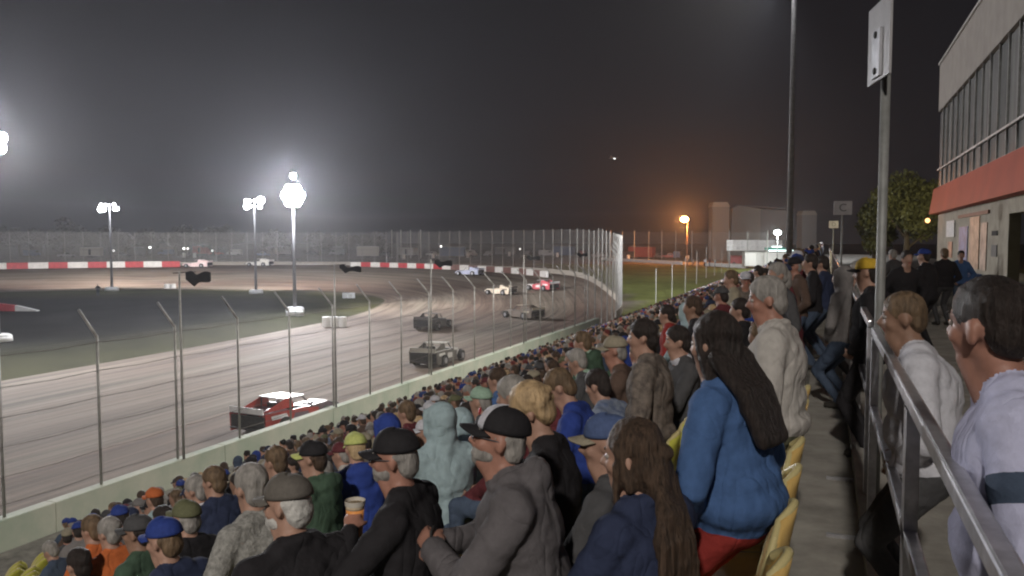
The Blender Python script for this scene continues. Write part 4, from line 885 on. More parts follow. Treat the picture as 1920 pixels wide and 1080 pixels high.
    for i, sx in enumerate((-1, 1)):
        pole = (sx * 0.9, -0.35, -0.5); el, wr = ik(sh[i], T(*tgt[i]), 0.295, 0.255, pole)
        B.cap(sh[i], el, 0.060 + k, 0.050 + k, 'top'); B.cap(el, wr, 0.049 + k, 0.036 + k * .8, 'top')
        if band and sx < 0:
            v0, v1 = sh[i] + (el - sh[i]) * 0.36, sh[i] + (el - sh[i]) * 0.40; B.cap(v0, v1, 0.0605 + k, 0.0605 + k, 'trim')
        f = (wr - el); f /= np.linalg.norm(f); wr2 = wr + f * 0.02
        inward = np.array([-sx, 0.15, -0.1], float); inward -= f * (inward @ f); inward /= np.linalg.norm(inward); upv = np.cross(inward, f) * (-sx if True else 1); 
        if upv[2] < 0: upv = -upv
        B.cap(wr, wr2, 0.026, 0.026, 'skin')
        pc = wr2 + f * 0.055
        Mr = np.stack([upv, f, inward], 1)
        B.ell(pc, (0.040, 0.050, 0.016), 'skin', Mr)
        curl = 1.0 if arms in ('cup', 'cupr', 'phone') else 0.75
        for j in range(4):
            o_ = (-0.030 + 0.0205 * j) ; L = [0.062, 0.074, 0.080, 0.070][j]; a0 = wr2 + f * 0.092 + upv * o_
            a1 = a0 + (f * math.cos(0.5 * curl) + inward * math.sin(0.5 * curl)) * L * 0.45; a2 = a1 + (f * math.cos(1.3 * curl) + inward * math.sin(1.3 * curl)) * L * 0.33; a3 = a2 + (f * math.cos(2.1 * curl) + inward * math.sin(2.1 * curl)) * L * 0.25
            if fingers: B.cap(a0 - f * 0.02, a1, 0.0098, 0.0092, 'skin'); B.cap(a1, a2, 0.0092, 0.0086, 'skin'); B.cap(a2, a3, 0.0086, 0.0075, 'skin')
        if not fingers: B.ell(pc + f * 0.05 + inward * 0.02, (0.036, 0.035, 0.02), 'skin', Mr)
        t0 = wr2 + f * 0.025 + upv * 0.030; t1 = t0 + (f * 0.6 + upv * 0.55 + inward * 0.55) * 0.042; t2 = t1 + (f * 0.75 + inward * 0.6) * 0.032
        B.cap(t0, t1, 0.013, 0.011, 'skin'); B.cap(t1, t2, 0.011, 0.009, 'skin'); HANDS.append((pc + f * 0.03 + inward * 0.045, f, upv))
    # legs
    for sx in (-1, 1):
        hj = hip + np.array([sx * 0.095 * w_, 0.0, 0.0]); kn_fy = 0.44
        if posture == 'sit':
            kn = hj + np.array([sx * 0.05, 0.43, min(0.0, 0.50 - hh)]); an = np.array([kn[0], kn[1] - 0.0, 0.09])
        else:
            an = np.array([sx * 0.11, 0.0, 0.09]); kn, an = ik(hj, an, 0.46, max(0.40, 0.43), (0, 1, 0.1))
            if hh - 0.09 > 0.88: kn = (hj + an) / 2 + np.array([0, 0.01, 0])
        B.cap(hj, kn, 0.088 * w_, 0.062, 'pants'); B.cap(kn, an, 0.060, 0.046, 'pants'); B.cap(an + np.array([0, -0.03, -0.035]), an + np.array([sx * 0.02, 0.15, -0.05]), 0.045, 0.038, 'shoe')
    return B, Hd, RH, T, HANDS
def dome(Hd, kind):
    """hair / hats as bodies in head space"""
    B = Body(); E3 = Hd('rot')
    return B
def cut_hairline(o, Hf, RH):
    c0 = np.array(Hf(0, 0, 0)); me = o.data; b_ = bmesh.new(); b_.from_mesh(me); kill = []
    for f in b_.faces:
        l = (np.array(f.calc_center_median()) - c0) @ RH
        if l[1] > 0.012 and l[2] < 0.045 + (l[1] - 0.012) * 1.30: kill.append(f)
    bmesh.ops.delete(b_, geom=kill, context='FACES'); b_.to_mesh(me); b_.free()
def hair_body(Hf, RH, style, T=None):
    B = Body()
    if style == 'under':
        B.ell(Hf(0, -0.022, 0.085), (0.080, 0.084, 0.050), 'h', RH); B.ell(Hf(0, -0.058, 0.045), (0.070, 0.050, 0.070), 'h', RH); return B
    if style == 'short':
        B.ell(Hf(0, -0.008, 0.118), (0.084, 0.104, 0.094), 'h', RH); B.ell(Hf(0, -0.058, 0.05), (0.072, 0.052, 0.075), 'h', RH)
    elif style == 'buzz':
        B.ell(Hf(0, -0.006, 0.110), (0.078, 0.098, 0.092), 'h', RH); B.ell(Hf(0, -0.055, 0.055), (0.068, 0.048, 0.060), 'h', RH)
    elif style == 'fluffy':
        B.ell(Hf(0, -0.015, 0.125), (0.094, 0.104, 0.096), 'h', RH); B.ell(Hf(0, -0.065, 0.055), (0.082, 0.055, 0.075), 'h', RH)
        for i in range(14):
            a = i * 2.399; B.ell(Hf(0.07 * math.cos(a), -0.03 + 0.075 * math.sin(a), 0.15 - 0.005 * i), (0.03, 0.03, 0.026), 'h', RH)
    elif style in ('long', 'pony', 'bob'):
        B.ell(Hf(0, -0.018, 0.120), (0.088, 0.100, 0.094), 'h', RH); B.ell(Hf(0, -0.055, 0.04), (0.085, 0.062, 0.11), 'h', RH)
        for sx in (-1, 1): B.cap(Hf(sx * 0.070, 0.02, 0.12), Hf(sx * 0.080, -0.015, -0.02), 0.026, 0.022, 'h')
        if style == 'long':
            L = 4
            for j in range(3): B.ell(T(0, -0.122 - 0.014 * min(j, 4), 0.50 - 0.062 * j), (0.100 - 0.006 * j, 0.030, 0.055), 'h', None)
            for sx in (-0.08, -0.05, -0.02, 0.01, 0.045, 0.08):
                pts = [Hf(sx, -0.07, 0.03)] + [T(sx * (1.15 - 0.05 * j), -0.125 - 0.018 * min(j, 4), 0.52 - 0.062 * j) for j in range(L)]
                for j in range(L): B.cap(pts[j], pts[j + 1], 0.036 - 0.0018 * j, 0.036 - 0.0018 * (j + 1), 'h')
            for sx in (-1, 1): B.cap(Hf(sx * 0.08, -0.01, 0.02), T(sx * 0.10, -0.06, 0.42), 0.028, 0.016, 'h')
        if style == 'pony':
            B.ell(Hf(0, -0.115, 0.09), (0.035, 0.035, 0.035), 'h', RH)
            B.ell(T(0, -0.12, 0.46), (0.085, 0.035, 0.12), 'h', None); B.ell(Hf(0, -0.085, 0.0), (0.075, 0.05, 0.10), 'h', RH)
            for q, sx in enumerate((-0.055, -0.03, 0.0, 0.03, 0.055)):
                pts = [Hf(sx * 0.5, -0.10, 0.06), Hf(sx, -0.115, -0.01), T(sx * 1.3, -0.145, 0.45), T(sx * 1.6, -0.15, 0.34 - 0.02 * q)]
                for j in range(3): B.cap(pts[j], pts[j + 1], 0.030 - 0.005 * j, 0.030 - 0.005 * (j + 1), 'h')
            for sx in (-1, 1): B.cap(Hf(sx * 0.078, 0.03, 0.06), T(sx * 0.085, 0.045, 0.43), 0.016, 0.010, 'h')
    return B
def cap_objs(parent, Hf, RH, m, mb=None, back=False, panel=None, dome_h=0.088, brim=True):
    nu, nv = 28, 10; V, F = [], []
    for j in range(nv + 1):
        ph = (math.pi / 2) * j / nv
        for i in range(nu):
            th = 2 * math.pi * i / nu; V.append(Hf(0.087 * math.cos(th) * math.cos(ph) ** 0.8, -0.012 + 0.106 * math.sin(th) * math.cos(ph) ** 0.8, 0.110 + (dome_h + 0.010 * max(0, math.sin(th))) * math.sin(ph)))
    for j in range(nv):
        for i in range(nu): F.append((j * nu + i, j * nu + (i + 1) % nu, (j + 1) * nu + (i + 1) % nu, (j + 1) * nu + i))
    c = mesh_np('cap', V, F, m, parent, True); s = c.modifiers.new('s', 'SOLIDIFY'); s.thickness = 0.006
    if panel:
        c.data.materials.append(panel)
        for p_ in c.data.polygons:
            i = p_.index % nu
            if 3 < i < 10: p_.material_index = 1
    if brim:
        V, F = [], []; sg = -1 if back else 1
        for i in range(13):
            u = -1 + i / 6
            for j in range(7):
                v = j / 6; V.append(Hf(0.078 * u * (1 - 0.10 * v), sg * (0.092 * math.sqrt(max(0, 1 - 0.72 * u * u)) + v * 0.082 * (1 - 0.35 * u * u)) - 0.012, 0.116 - 0.022 * u * u - 0.012 * v))
        for i in range(12):
            for j in range(6): a = i * 7 + j; F.append((a, a + 7, a + 8, a + 1))
        b_ = mesh_np('brim', V, F, mb or m, c, True); s = b_.modifiers.new('s', 'SOLIDIFY'); s.thickness = 0.007
    return c
def eyes(parent, Hf, brow):
    for sx in (-1, 1):
        MB().ball(Hf(sx * 0.031, 0.0755, 0.079), 0.0125, n=10).build('eye', eyem, parent, True)
        MB().ball(Hf(sx * 0.031, 0.0835, 0.0785), 0.0062, n=8).build('iris', irism, parent, True)
        MB().tube(Hf(sx * 0.016, 0.091, 0.104), Hf(sx * 0.046, 0.080, 0.106), 0.0045, 0.003, n=6).build('eyebrow', brow, parent, True)
def person(loc, rz, label, top='navy', pants='denim', skin=None, hair='brown', style='short', hat=None, hatpanel=None, brimc=None, beard=None, glasses=False, group=None, scale=1.0, trim=None, hi=True, **kw):
    vox = kw.pop('vox', 0.011 if hi else 0.02)
    B, Hf, RH, T, HN = make_person(vox=vox, fingers=hi, **kw)
    mats = [skin or skin_a, C[top], C[pants], shoem, lipm, C[trim or top]]
    o = remesh('person', B, vox, 5, None, mats, TAGS, wrinkle=0.011 if hi else 0.0, wf=17.0, wtag=('top', 'pants'), seed=hash(label) % 1000 if False else len(label) * 7)
    o.location = tuple(loc); o.rotation_euler = (0, 0, rz); o.scale = (scale,) * 3
    tag(o, label, 'person', group)
    if hair and kw.get('hood') != 'up':
        if hat and style in ('short', 'buzz'): style = 'under'
        Hb = hair_body(Hf, RH, style, T)
        ho_ = remesh('hair', Hb, 0.009 if hi else 0.014, 3, o, [HAIR[hair]], None, wrinkle=(0.010 if style in ('long', 'pony') else 0.006) if hi else 0, seed=3, wf=32 if style in ('long', 'pony') else 50)
        if style in ('short', 'buzz', 'fluffy', 'under'): cut_hairline(ho_, Hf, RH)
    if hat: cap_objs(o, Hf, RH, CAPM[hat], CAPM[brimc] if brimc else None, panel=CAPM[hatpanel] if hatpanel else None)
    if beard:
        Bb = Body(); Bb.ell(Hf(0, 0.040, 0.012), (0.058, 0.062, 0.048), 'h', RH); Bb.ell(Hf(0, 0.074, -0.01), (0.034, 0.026, 0.03), 'h', RH); Bb.cap(Hf(-0.024, 0.092, 0.034), Hf(0.024, 0.092, 0.034), 0.008, 0.008, 'h')
        remesh('beard', Bb, 0.008, 2, o, [HAIR[beard]], None, wrinkle=0.01, seed=5, wf=50)
    if hi: eyes(o, Hf, HAIR[beard or hair or 'brown'])
    if glasses:
        g_ = MB()
        for sx in (-1, 1):
            pts = [Vector(Hf(sx * 0.033 + 0.023 * math.cos(a), 0.102, 0.078 + 0.016 * math.sin(a))) for a in np.linspace(0, 2 * math.pi, 13)]; tube_path(g_, pts, 0.0022, 5)
            g_.tube(Hf(sx * 0.056, 0.100, 0.082), Hf(sx * 0.080, -0.005, 0.078), 0.0022, n=5)
        g_.tube(Hf(-0.011, 0.104, 0.08), Hf(0.011, 0.104, 0.08), 0.0022, n=5); g_.build('glasses', mat('glasses_frame', (0.25, 0.25, 0.27), 0.3, 0.7), o)
    return o, Hf, RH, T, HN
HEROPOS = []
def hero(px, py, d, rz, label, head_z=0.832, posture='auto', capd=0.0, scale=1.0, floor=None, **kw):
    """the top of the head stands d metres away along the sight line; feet go to the row below"""
    p = at(px, py, d); lean = kw.get('lean', 6); rz = R(rz); fz = floorz(p[0]) if floor is None else floor
    hl = R(lean); fwd = math.sin(hl) * 0.7 * scale; x = p[0] + math.sin(rz) * fwd; y = p[1] - math.cos(rz) * fwd
    fz = floorz(x) if floor is None else floor
    hh = (p[2] - fz) / scale - 0.805 * math.cos(hl) - capd - 0.02; hh = max(0.30, min(1.0, hh))
    if posture == 'auto': posture = 'stand' if hh > 0.66 else 'sit'
    z0 = fz + (0 if True else 0)
    HEROPOS.append((x, y)); kw.pop('floor', None)
    if posture == 'stand' and 'arms' not in kw: kw['arms'] = 'pocket'
    if d > 6.9: kw['hi'] = False
    elif d > 4.5: kw.setdefault('vox', 0.014)
    return person((x, y, fz), rz, label, hh=hh, posture=posture, scale=scale, **kw)
# ------------------------------------------------------------------ foreground spectators
G0 = None
hero(312, 966, 4.4, 84, 'person in bright royal blue cap and navy jacket at bottom left', top='navy', hair='lbrown', style='buzz', hat='royal', head=(8, 8), width=1.15, capd=0.02, lean=10)
hero(545, 884, 3.25, 66, 'person in brown grey cap and black jacket with white hair, seen from behind', top='black', pants='black', hair='white', style='short', hat='taupe', beard='white', head=(25, 8), width=1.3, capd=0.02, lean=8, trim='black', collar='trim')
hero(474, 872, 4.3, 74, 'person in ribbed light grey sweater with grey hair', top='sweater', hair='grey', style='short', width=1.1, lean=8)
o, Hf, RH, T, HN = hero(752, 797, 3.45, 98, 'bearded person in black cap and black jacket holding a cup of beer', top='black', pants='black', skin=skin_b, hair='grey', style='short', hat='black', beard='grey', glasses=True, head=(6, 4), arms='cup', width=1.25, capd=0.02, lean=4)
hc_, hf_, hu_ = HN[0]
wloc = Matrix.Translation(o.location) @ Matrix.Rotation(o.rotation_euler.z, 4, 'Z'); cupp = wloc @ Vector(hc_)

cup = empty('beer_cup', cupp - Vector((0, 0, 0.07)), label='clear plastic cup of amber beer with foam held by the bearded person', cat='cup')
cup.scale = (1.0, 1.0, 1.1)
MB().tube((0, 0, 0.005), (0, 0, 0.115), 0.031, 0.040, n=20).build('beer', mat('beer_amber', (0.80, 0.33, 0.10), 0.25, var=0.1), cup, True)
MB().tube((0, 0, 0.115), (0, 0, 0.135), 0.040, 0.042, n=20).build('foam', mat('beer_foam', (0.6, 0.48, 0.33), 0.9), cup, True)
mcup = MB(); mcup.tube((0, 0, 0.13), (0, 0, 0.15), 0.044, 0.045, n=20, caps=False); mcup.tube((0, 0, 0), (0, 0, 0.006), 0.033, n=20); mcup.build('rim', mat('cup_plastic', (0.5, 0.46, 0.40), 0.3), cup, True)
o, Hf, RH, T, HN = hero(938, 752, 3.05, 108, 'person in dark grey hooded sweatshirt with white and black cap and glasses', top='hoodie', pants='denim', skin=skin_b, hair='grey', style='buzz', hat='black', hatpanel='white', brimc='black', glasses=True, beard='grey', hood='down', head=(2, -10), width=1.28, capd=0.02, lean=12, arms='phone', bulky=0.022)
MB().ball(Hf(0.0, 0.093, 0.165), 0.019, n=10, scl=(1.3, 0.35, 0.8), rot=Matrix(RH.tolist())).build('cap_logo', mat('red_logo', (0.4, 0.05, 0.05), 0.6), o)
# red print on the back of the sweatshirt
MB().ball(T(0.05, -0.118, 0.30), 0.1, n=12, scl=(1.0, 0.22, 1.25)).build('back_print', mat('orange_print', (0.16, 0.09, 0.08), 0.8, var=0.1, scale=14, col2=(0.42, 0.12, 0.07)), o, True)
ph_ = (wloc := Matrix.Translation(o.location) @ Matrix.Rotation(o.rotation_euler.z, 4, 'Z')) @ Vector((Vector(HN[0][0]) + Vector(HN[1][0])) / 2)
pb = empty('phone', ph_, R(108), label='phone with dark case held low by the person in the grey sweatshirt', cat='phone')
MB().box((0, 0, 0), (0.075, 0.010, 0.15), bevel=0.004).build('case', black, pb)
hero(1014, 720, 3.75, 100, 'person with short blond hair in a black top, looking down', top='black', pants='black', hair='blond', style='fluffy', head=(0, 22), female=True, width=1.15, lean=8)
o, Hf, RH, T, HN = hero(1200, 792, 2.72, 62, 'person with long brown ponytail in a navy jacket, nearest the camera', top='navy', pants='denim', hair='brown', style='pony', female=True, head=(20, 6), width=1.05, lean=4, trim='navy', collar='trim', vox=0.009)
hero(1148, 792, 3.35, 75, 'person in tan brimmed cap hidden behind the brown ponytail', top='dgrey', hair='lbrown', style='short', hat='plaid', brimc='tan', capd=0.02, head=(25, 5))
hero(1352, 588, 3.15, 68, 'standing person in blue jacket and red trousers with long dark hair', top='blue', pants='red', hair='dark', style='long', female=True, head=(-8, 4), width=0.98, lean=7, arms='pocket', posture='stand', bulky=0.018, collar='trim', drape=True)
hero(1452, 520, 4.4, 84, 'tall standing person with grey hair in a pale stone jacket and camouflage trousers', top='stone', pants='camo', skin=skin_b, hair='grey', style='short', head=(12, 8), width=1.2, lean=3, arms='pocket', posture='stand', bulky=0.025, collar='trim', trim='stone')
hero(1213, 600, 5.6, 88, 'standing person with short dark hair in mottled brown jacket and black vest', top='mottled', pants='black', hair='dark', style='short', head=(10, 3), width=1.2, lean=4, arms='pocket', bulky=0.022)
hero(826, 757, 5.2, 52, 'person in pale blue hooded sweatshirt with the hood up', top='lblue', pants='denim', hair=None, hood='up', head=(10, 2), width=1.15, lean=4, bulky=0.02)
hero(862, 768, 5.9, 60, 'second person in pale blue with hood up, half hidden', top='lblue', hair=None, hood='up', head=(10, 6), lean=8)
hero(668, 808, 6.2, 48, 'person in royal blue jacket with lime yellow knit hat', top='royal', hair='blond', style='buzz', hat='limey', hood='down', capd=0.02, width=1.15, lean=12, head=(5, 12), arms='phone')
hero(592, 828, 5.7, 92, 'person in dark green with black and yellow visor', top='green', hair='brown', style='short', hat='black', brimc='limey', hood='down', head=(8, 4), lean=5, width=1.1)
hero(1062, 690, 5.4, 96, 'person with brown hair in royal blue coat, leaning forward', top='royal', hair='lbrown', style='short', head=(0, 28), lean=16, width=1.25)
hero(972, 706, 5.0, 92, 'person with thin grey hair behind the blond head', top='maroon', hair='grey', style='short', head=(0, 12))
hero(1158, 626, 6.8, 96, 'person in khaki cap and brown jacket', top='brown', skin=skin_b, hair='grey', style='buzz', hat='tan', head=(4, 4), width=1.15, capd=0.02, lean=8)
hero(1126, 694, 6.2, 75, 'person in blue plaid shirt seen from behind, bending forward', top='plaid', hair='dark', style='short', head=(0, 15), lean=18, width=1.15)
hero(1278, 612, 6.6, 120, 'person in charcoal jacket with white collar and dark hair behind the long haired one', top='dgrey', hair='dark', style='short', trim='white', collar='trim', head=(-10, 6), lean=2)
hero(1095, 622, 9.0, 85, 'person in mint and dark green rain jacket', top='green', trim='mint', hood='down', collar='trim', hair='lbrown', head=(5, 6), width=1.2, lean=14)
hero(1086, 655, 8.2, 85, 'person in grey green coat with pale mint collar', top='dgrey', trim='mint', collar='trim', hair='grey', head=(0, 14), width=1.1, lean=20)
hero(1290, 566, 9.5, 70, 'person in pale blue jacket with the hood up near the path', top='lblue', hair=None, hood='up', width=1.2)
hero(1253, 572, 10.5, 88, 'person in bright red jacket in the middle of the stand', top='red', hair='dark', width=1.1)
hero(728, 778, 6.6, 70, 'person in royal blue hooded coat above the bearded person', top='royal', hair=None, hood='up', head=(5, 10), lean=10)
hero(404, 876, 6.6, 78, 'person in navy jacket with brown hair near the lower wall', top='navy', hair='lbrown', head=(15, 4), width=1.2)
hero(372, 893, 6.9, 90, 'person in navy coat with a pale scarf, lower left', top='navy', trim='white', collar='trim', hair='grey', head=(10, 6))
hero(292, 912, 8.8, 88, 'person in bright orange cap near the wall at left', top='lblue', hair='brown', hat='orange', head=(0, 5), capd=0.02)
hero(228, 945, 8.6, 88, 'person in dark royal blue cap near the wall at left', top='grey', hair='dark', style='buzz', hat='royal', head=(0, 8), capd=0.02)
hero(176, 968, 7.0, 84, 'person with grey brown hair in an orange shirt at bottom left', top='orange', hair='lbrown', style='short', head=(10, 5), width=1.15)
hero(208, 972, 6.5, 78, 'person with grey hair and orange vest, bottom left', top='orange', hair='grey', style='short', head=(10, 5), width=1.1)
hero(262, 962, 5.6, 86, 'person in teal jacket just left of the bright blue cap', top='green', hair='dark', skin=skin_c, head=(20, 5), hat='dgrey', capd=0.02)
hero(150, 1030, 6.2, 84, 'person with pale blue collar at the bottom left corner', top='dgrey', trim='lblue', collar='trim', hair='dark')
hero(520, 838, 6.6, 84, 'person with light brown hair in a green grey coat behind the dark visor', top='olive', hair='lbrown', width=1.25)
hero(352, 934, 5.4, 88, 'person in olive cap behind the bright blue cap', top='black', hat='olive', hair='grey', capd=0.02)
hero(765, 752, 8.6, 88, 'person in maroon jacket by the pale blue hoods', top='maroon', hair='lbrown')
hero(905, 722, 7.0, 88, 'person in pale green cap looking to the track', top='dgrey', hat='mint', hair='grey', capd=0.02)
hero(935, 690, 8.4, 88, 'person in bright light blue jacket in the lower rows', top='blue', hair='brown')
# walkway and concourse
hero(1392, 560, 8.5, 84, 'standing person with black hair behind the pale stone jacket', top='black', hair='dark', width=1.2, lean=4)
hero(1470, 505, 8.4, 86, 'standing person in mottled jacket past the pale stone jacket', top='mottled', hair='grey', lean=2, width=1.2)
hero(1497, 474, 13.0, 60, 'standing person in white shirt and blue cap at the top of the stand', top='white', hat='royal', hair='grey', capd=0.02, posture='stand', lean=0)
hero(1523, 477, 11.5, 88, 'standing person in black coat beside the white shirt', top='black', hair='dark', posture='stand', lean=3)
hero(1545, 480, 12.5, 70, 'standing person in navy jacket near the railing', top='navy', hair='dark', posture='stand', lean=3)
hero(1582, 500, 8.8, 60, 'standing person in pale grey hooded jacket leaning on the railing', top='grey', pants='denim', hair=None, hood='up', posture='stand', lean=5, floor=WALK, width=1.1)
hero(1612, 490, 9.8, 95, 'standing person in grey jacket behind the railing near the pale hood', top='sweater', pants='dgrey', hair='grey', posture='stand', lean=3, floor=WALK)
hero(1634, 480, 6.8, 80, 'standing person in black jacket with bright yellow knit hat', top='black', pants='black', hair='dark', style='buzz', hat='yellow', brimc='black', posture='stand', head=(0, 4), width=1.25, capd=0.02, lean=2, floor=WALK)
hero(1706, 546, 3.75, 84, 'person in grey white shirt leaning on the far side of the railing, facing the track', top='white', pants='dgrey', skin=skin_c, hair='lbrown', style='buzz', head=(0, 4), width=1.3, lean=10, arms='pocket', posture='stand', floor=WALK, bulky=0.02, trim='white')
o, Hf, RH, T, HN = hero(1884, 516, 1.95, 84, 'person in lavender white jacket with a dark shoulder band at the right edge', top='lav', pants='dgrey', hair='dark', style='buzz', head=(-40, 2), width=1.0, lean=6, arms='down', posture='stand', floor=WALK, bulky=0.025, skin=skin_b, vox=0.008, band=True, trim='denim')
hero(1772, 466, 17.4, 20, 'person in black coat standing before the building posters', top='black', pants='dgrey', hair='lbrown', posture='stand', floor=WALK, lean=0, width=1.15, arms='pocket')
hero(1735, 464, 13.5, 60, 'person in black jacket and dark blue cap in the concourse', top='black', pants='black', hat='royal', hair='dark', posture='stand', floor=WALK, capd=0.02, width=1.2)
hero(1700, 470, 12.0, -160, 'person in black jacket holding something pale in the concourse', top='black', pants='black', hair='dark', posture='stand', floor=WALK)
hero(1802, 470, 20.5, 180, 'person in blue shirt near the posters', top='blue', pants='denim', hair='dark', posture='stand', floor=WALK)
hero(1675, 468, 19.0, 40, 'person in dark coat far down the concourse', top='dgrey', pants='black', hair='grey', posture='stand', floor=WALK)
# ------------------------------------------------------------------ the rest of the crowd
rc = random.Random(11); gcol = np.random.default_rng(5)
def crowd_proto(i, **kw):
    B, Hf, RH, T, HN = make_person(fingers=False, **kw)
    o = remesh('person', B, 0.026, 2, None, [skin_a, C['navy'], C['denim'], shoem, lipm, C['navy']], TAGS, wrinkle=0.008, wtag=('top', 'pants'), seed=i, wf=11)
    return o, Hf, RH, T
PROT = []
specs = [dict(hh=0.45, arms='lap', lean=8, head=(8, 4)), dict(hh=0.45, arms='fold', lean=3, head=(-10, 2), width=1.15), dict(hh=0.45, arms='knees', lean=18, head=(5, 6), width=1.1), dict(hh=0.44, arms='lap', lean=6, head=(20, 3), female=True),
         dict(hh=0.45, arms='phone', lean=12, head=(0, 20)), dict(hh=0.45, arms='lap', lean=10, head=(12, 6), width=1.3, hood='down'), dict(hh=0.90, posture='stand', arms='pocket', lean=3, head=(8, 4)), dict(hh=0.45, arms='fold', lean=6, head=(0, 4), hood='up')]
def hairfor(o, Hf, RH, T, kind):
    if kind in ('short', 'fluffy', 'long', 'buzz', 'under'):
        h = remesh('hair', hair_body(Hf, RH, kind, T), 0.016, 2, o, [HAIR['brown']], None)
        if kind != 'long': cut_hairline(h, Hf, RH)
    else: h = None
    return h
for i, sp_ in enumerate(specs):
    for style in (['none'] if sp_.get('hood') == 'up' else ['short', 'long' if sp_.get('female') else 'cap']):
        o, Hf, RH, T = crowd_proto(i, **sp_)
        hr = hairfor(o, Hf, RH, T, 'under' if style == 'cap' else style)
        if style == 'cap':
            c_ = cap_objs(o, Hf, RH, C['black'])
        PROT.append((o, i, style))
        o.location = (0, 0, -60)
COLW = [('navy', 7, 'navy'), ('black', 9, 'black'), ('dgrey', 6, 'charcoal'), ('grey', 5, 'grey'), ('olive', 3, 'olive'), ('brown', 4, 'brown'), ('green', 2, 'dark green'), ('royal', 2, 'royal blue'), ('maroon', 2, 'maroon'), ('red', 1, 'red'), ('white', 2, 'white'), ('lblue', 1, 'pale blue'), ('tan', 3, 'tan'), ('denim', 4, 'denim blue'), ('mottled', 3, 'mottled'), ('plaid', 2, 'blue plaid'), ('stone', 2, 'stone')]
CB = [c for c in COLW for _ in range(c[1])]
HB_ = ['brown', 'dark', 'grey', 'lbrown', 'blond', 'brown', 'dark']
def slotmat(o, i, m): o.material_slots[i].link = 'OBJECT'; o.material_slots[i].material = m
cand = []
for k in range(17):
    y = 3.0 + rc.random() * 0.3
    while y < YE - 2:
        y += 0.52 + (0.12 if rc.random() < 0.2 else 0)
        dens = 0.80 if y < 70 else 0.72
        if rc.random() > dens: continue
        yy_ = y + rc.uniform(-0.06, 0.06); p = (rowx(k) + rc.uniform(-0.05, 0.05), yy_, WALK - DROP * k)
        q = proj((p[0], p[1], p[2] + 1.25))
        if q[2] < 5.2 or q[0] < -70 or q[0] > 1990: continue
        if q[1] > 1085 or q[0] < 105: continue
        if any((p[0] - h[0]) ** 2 + (p[1] - h[1]) ** 2 < 0.30 for h in HEROPOS): continue
        if q[2] < 9 and 600 < q[0] < 1500 and k < 3 and q[2] < 6.5: continue
        cand.append((q[2], k, p))
cand.sort(key=lambda c: c[0])
usedp = set()
def clone(o):
    c = o.copy(); COL.objects.link(c)
    for ch in list(o.children):
        h = ch.copy(); COL.objects.link(h); h.parent = c
        for g_ in list(ch.children): k_ = g_.copy(); COL.objects.link(k_); k_.parent = h
    return c
NIND = 236; LABS = {}
for d_, k, p in cand[:NIND]:
    r_ = rc.random()
    if k < 2 and r_ < 0.5: pool = [q for q in PROT if q[1] == 6]
    else: pool = [q for q in PROT if q[1] != 6]
    src, pi_, style = rc.choice(pool)
    if src.name not in usedp: usedp.add(src.name); o = src
    else: o = clone(src)
    o.location = p; o.rotation_euler = (0, 0, R(rc.uniform(50, 115) if rc.random() < 0.92 else rc.uniform(140, 250))); s_ = rc.uniform(0.90, 1.0); o.scale = (s_,) * 3
    cc = rc.choice(CB); pc_ = rc.choice(['denim', 'black', 'dgrey', 'tan', 'navy']); hc2 = rc.choice(HB_); sk = rc.choice([skin_a, skin_b, skin_a, skin_c])
    slotmat(o, 0, sk); slotmat(o, 1, C[cc[0]]); slotmat(o, 2, C[pc_]); slotmat(o, 5, C[rc.choice(CB)[0]] if rc.random() < 0.3 else C[cc[0]])
    hat = ''
    for ch in o.children:
        if ch.name.startswith('hair'): slotmat(ch, 0, HAIR[hc2])
        if ch.name.startswith('cap'):
            hn = rc.choice([('black', 'black'), ('royal', 'blue'), ('maroon', 'maroon'), ('tan', 'tan'), ('grey', 'grey'), ('black', 'black'), ('dgrey', 'charcoal'), ('white', 'white'), ('olive', 'olive'), ('navy', 'navy'), ('navy', 'navy')]); slotmat(ch, 0, CAPM[hn[0]]); hat = hn[1]
            for b_ in ch.children: slotmat(b_, 0, CAPM[hn[0]])
    hn_ = {'brown': 'brown', 'dark': 'dark', 'grey': 'grey', 'lbrown': 'light brown', 'blond': 'blond'}[hc2]
    look = ('%s cap' % hat) if hat else ('hood up' if pi_ == 7 else '%s %shair' % (hn_, 'long ' if style == 'long' else ''))
    lab_ = 'person in %s top with %s, %s, %s row' % (cc[2], look, 'standing' if pi_ == 6 else 'sitting', ordw[k])
    if lab_ in LABS: lab_ += ', %s' % ('nearer the viewer' if LABS[lab_] > d_ else 'farther along')
    if lab_ in LABS: lab_ += ', in %s trousers' % pc_.replace('dgrey', 'grey')
    LABS[lab_] = d_; tag(o, lab_, 'person', 'spectators in the rows of the stand')
for src, _, _ in PROT:
    if src.name not in usedp:
        for ch in list(src.children): bpy.data.objects.remove(ch)
        bpy.data.objects.remove(src)
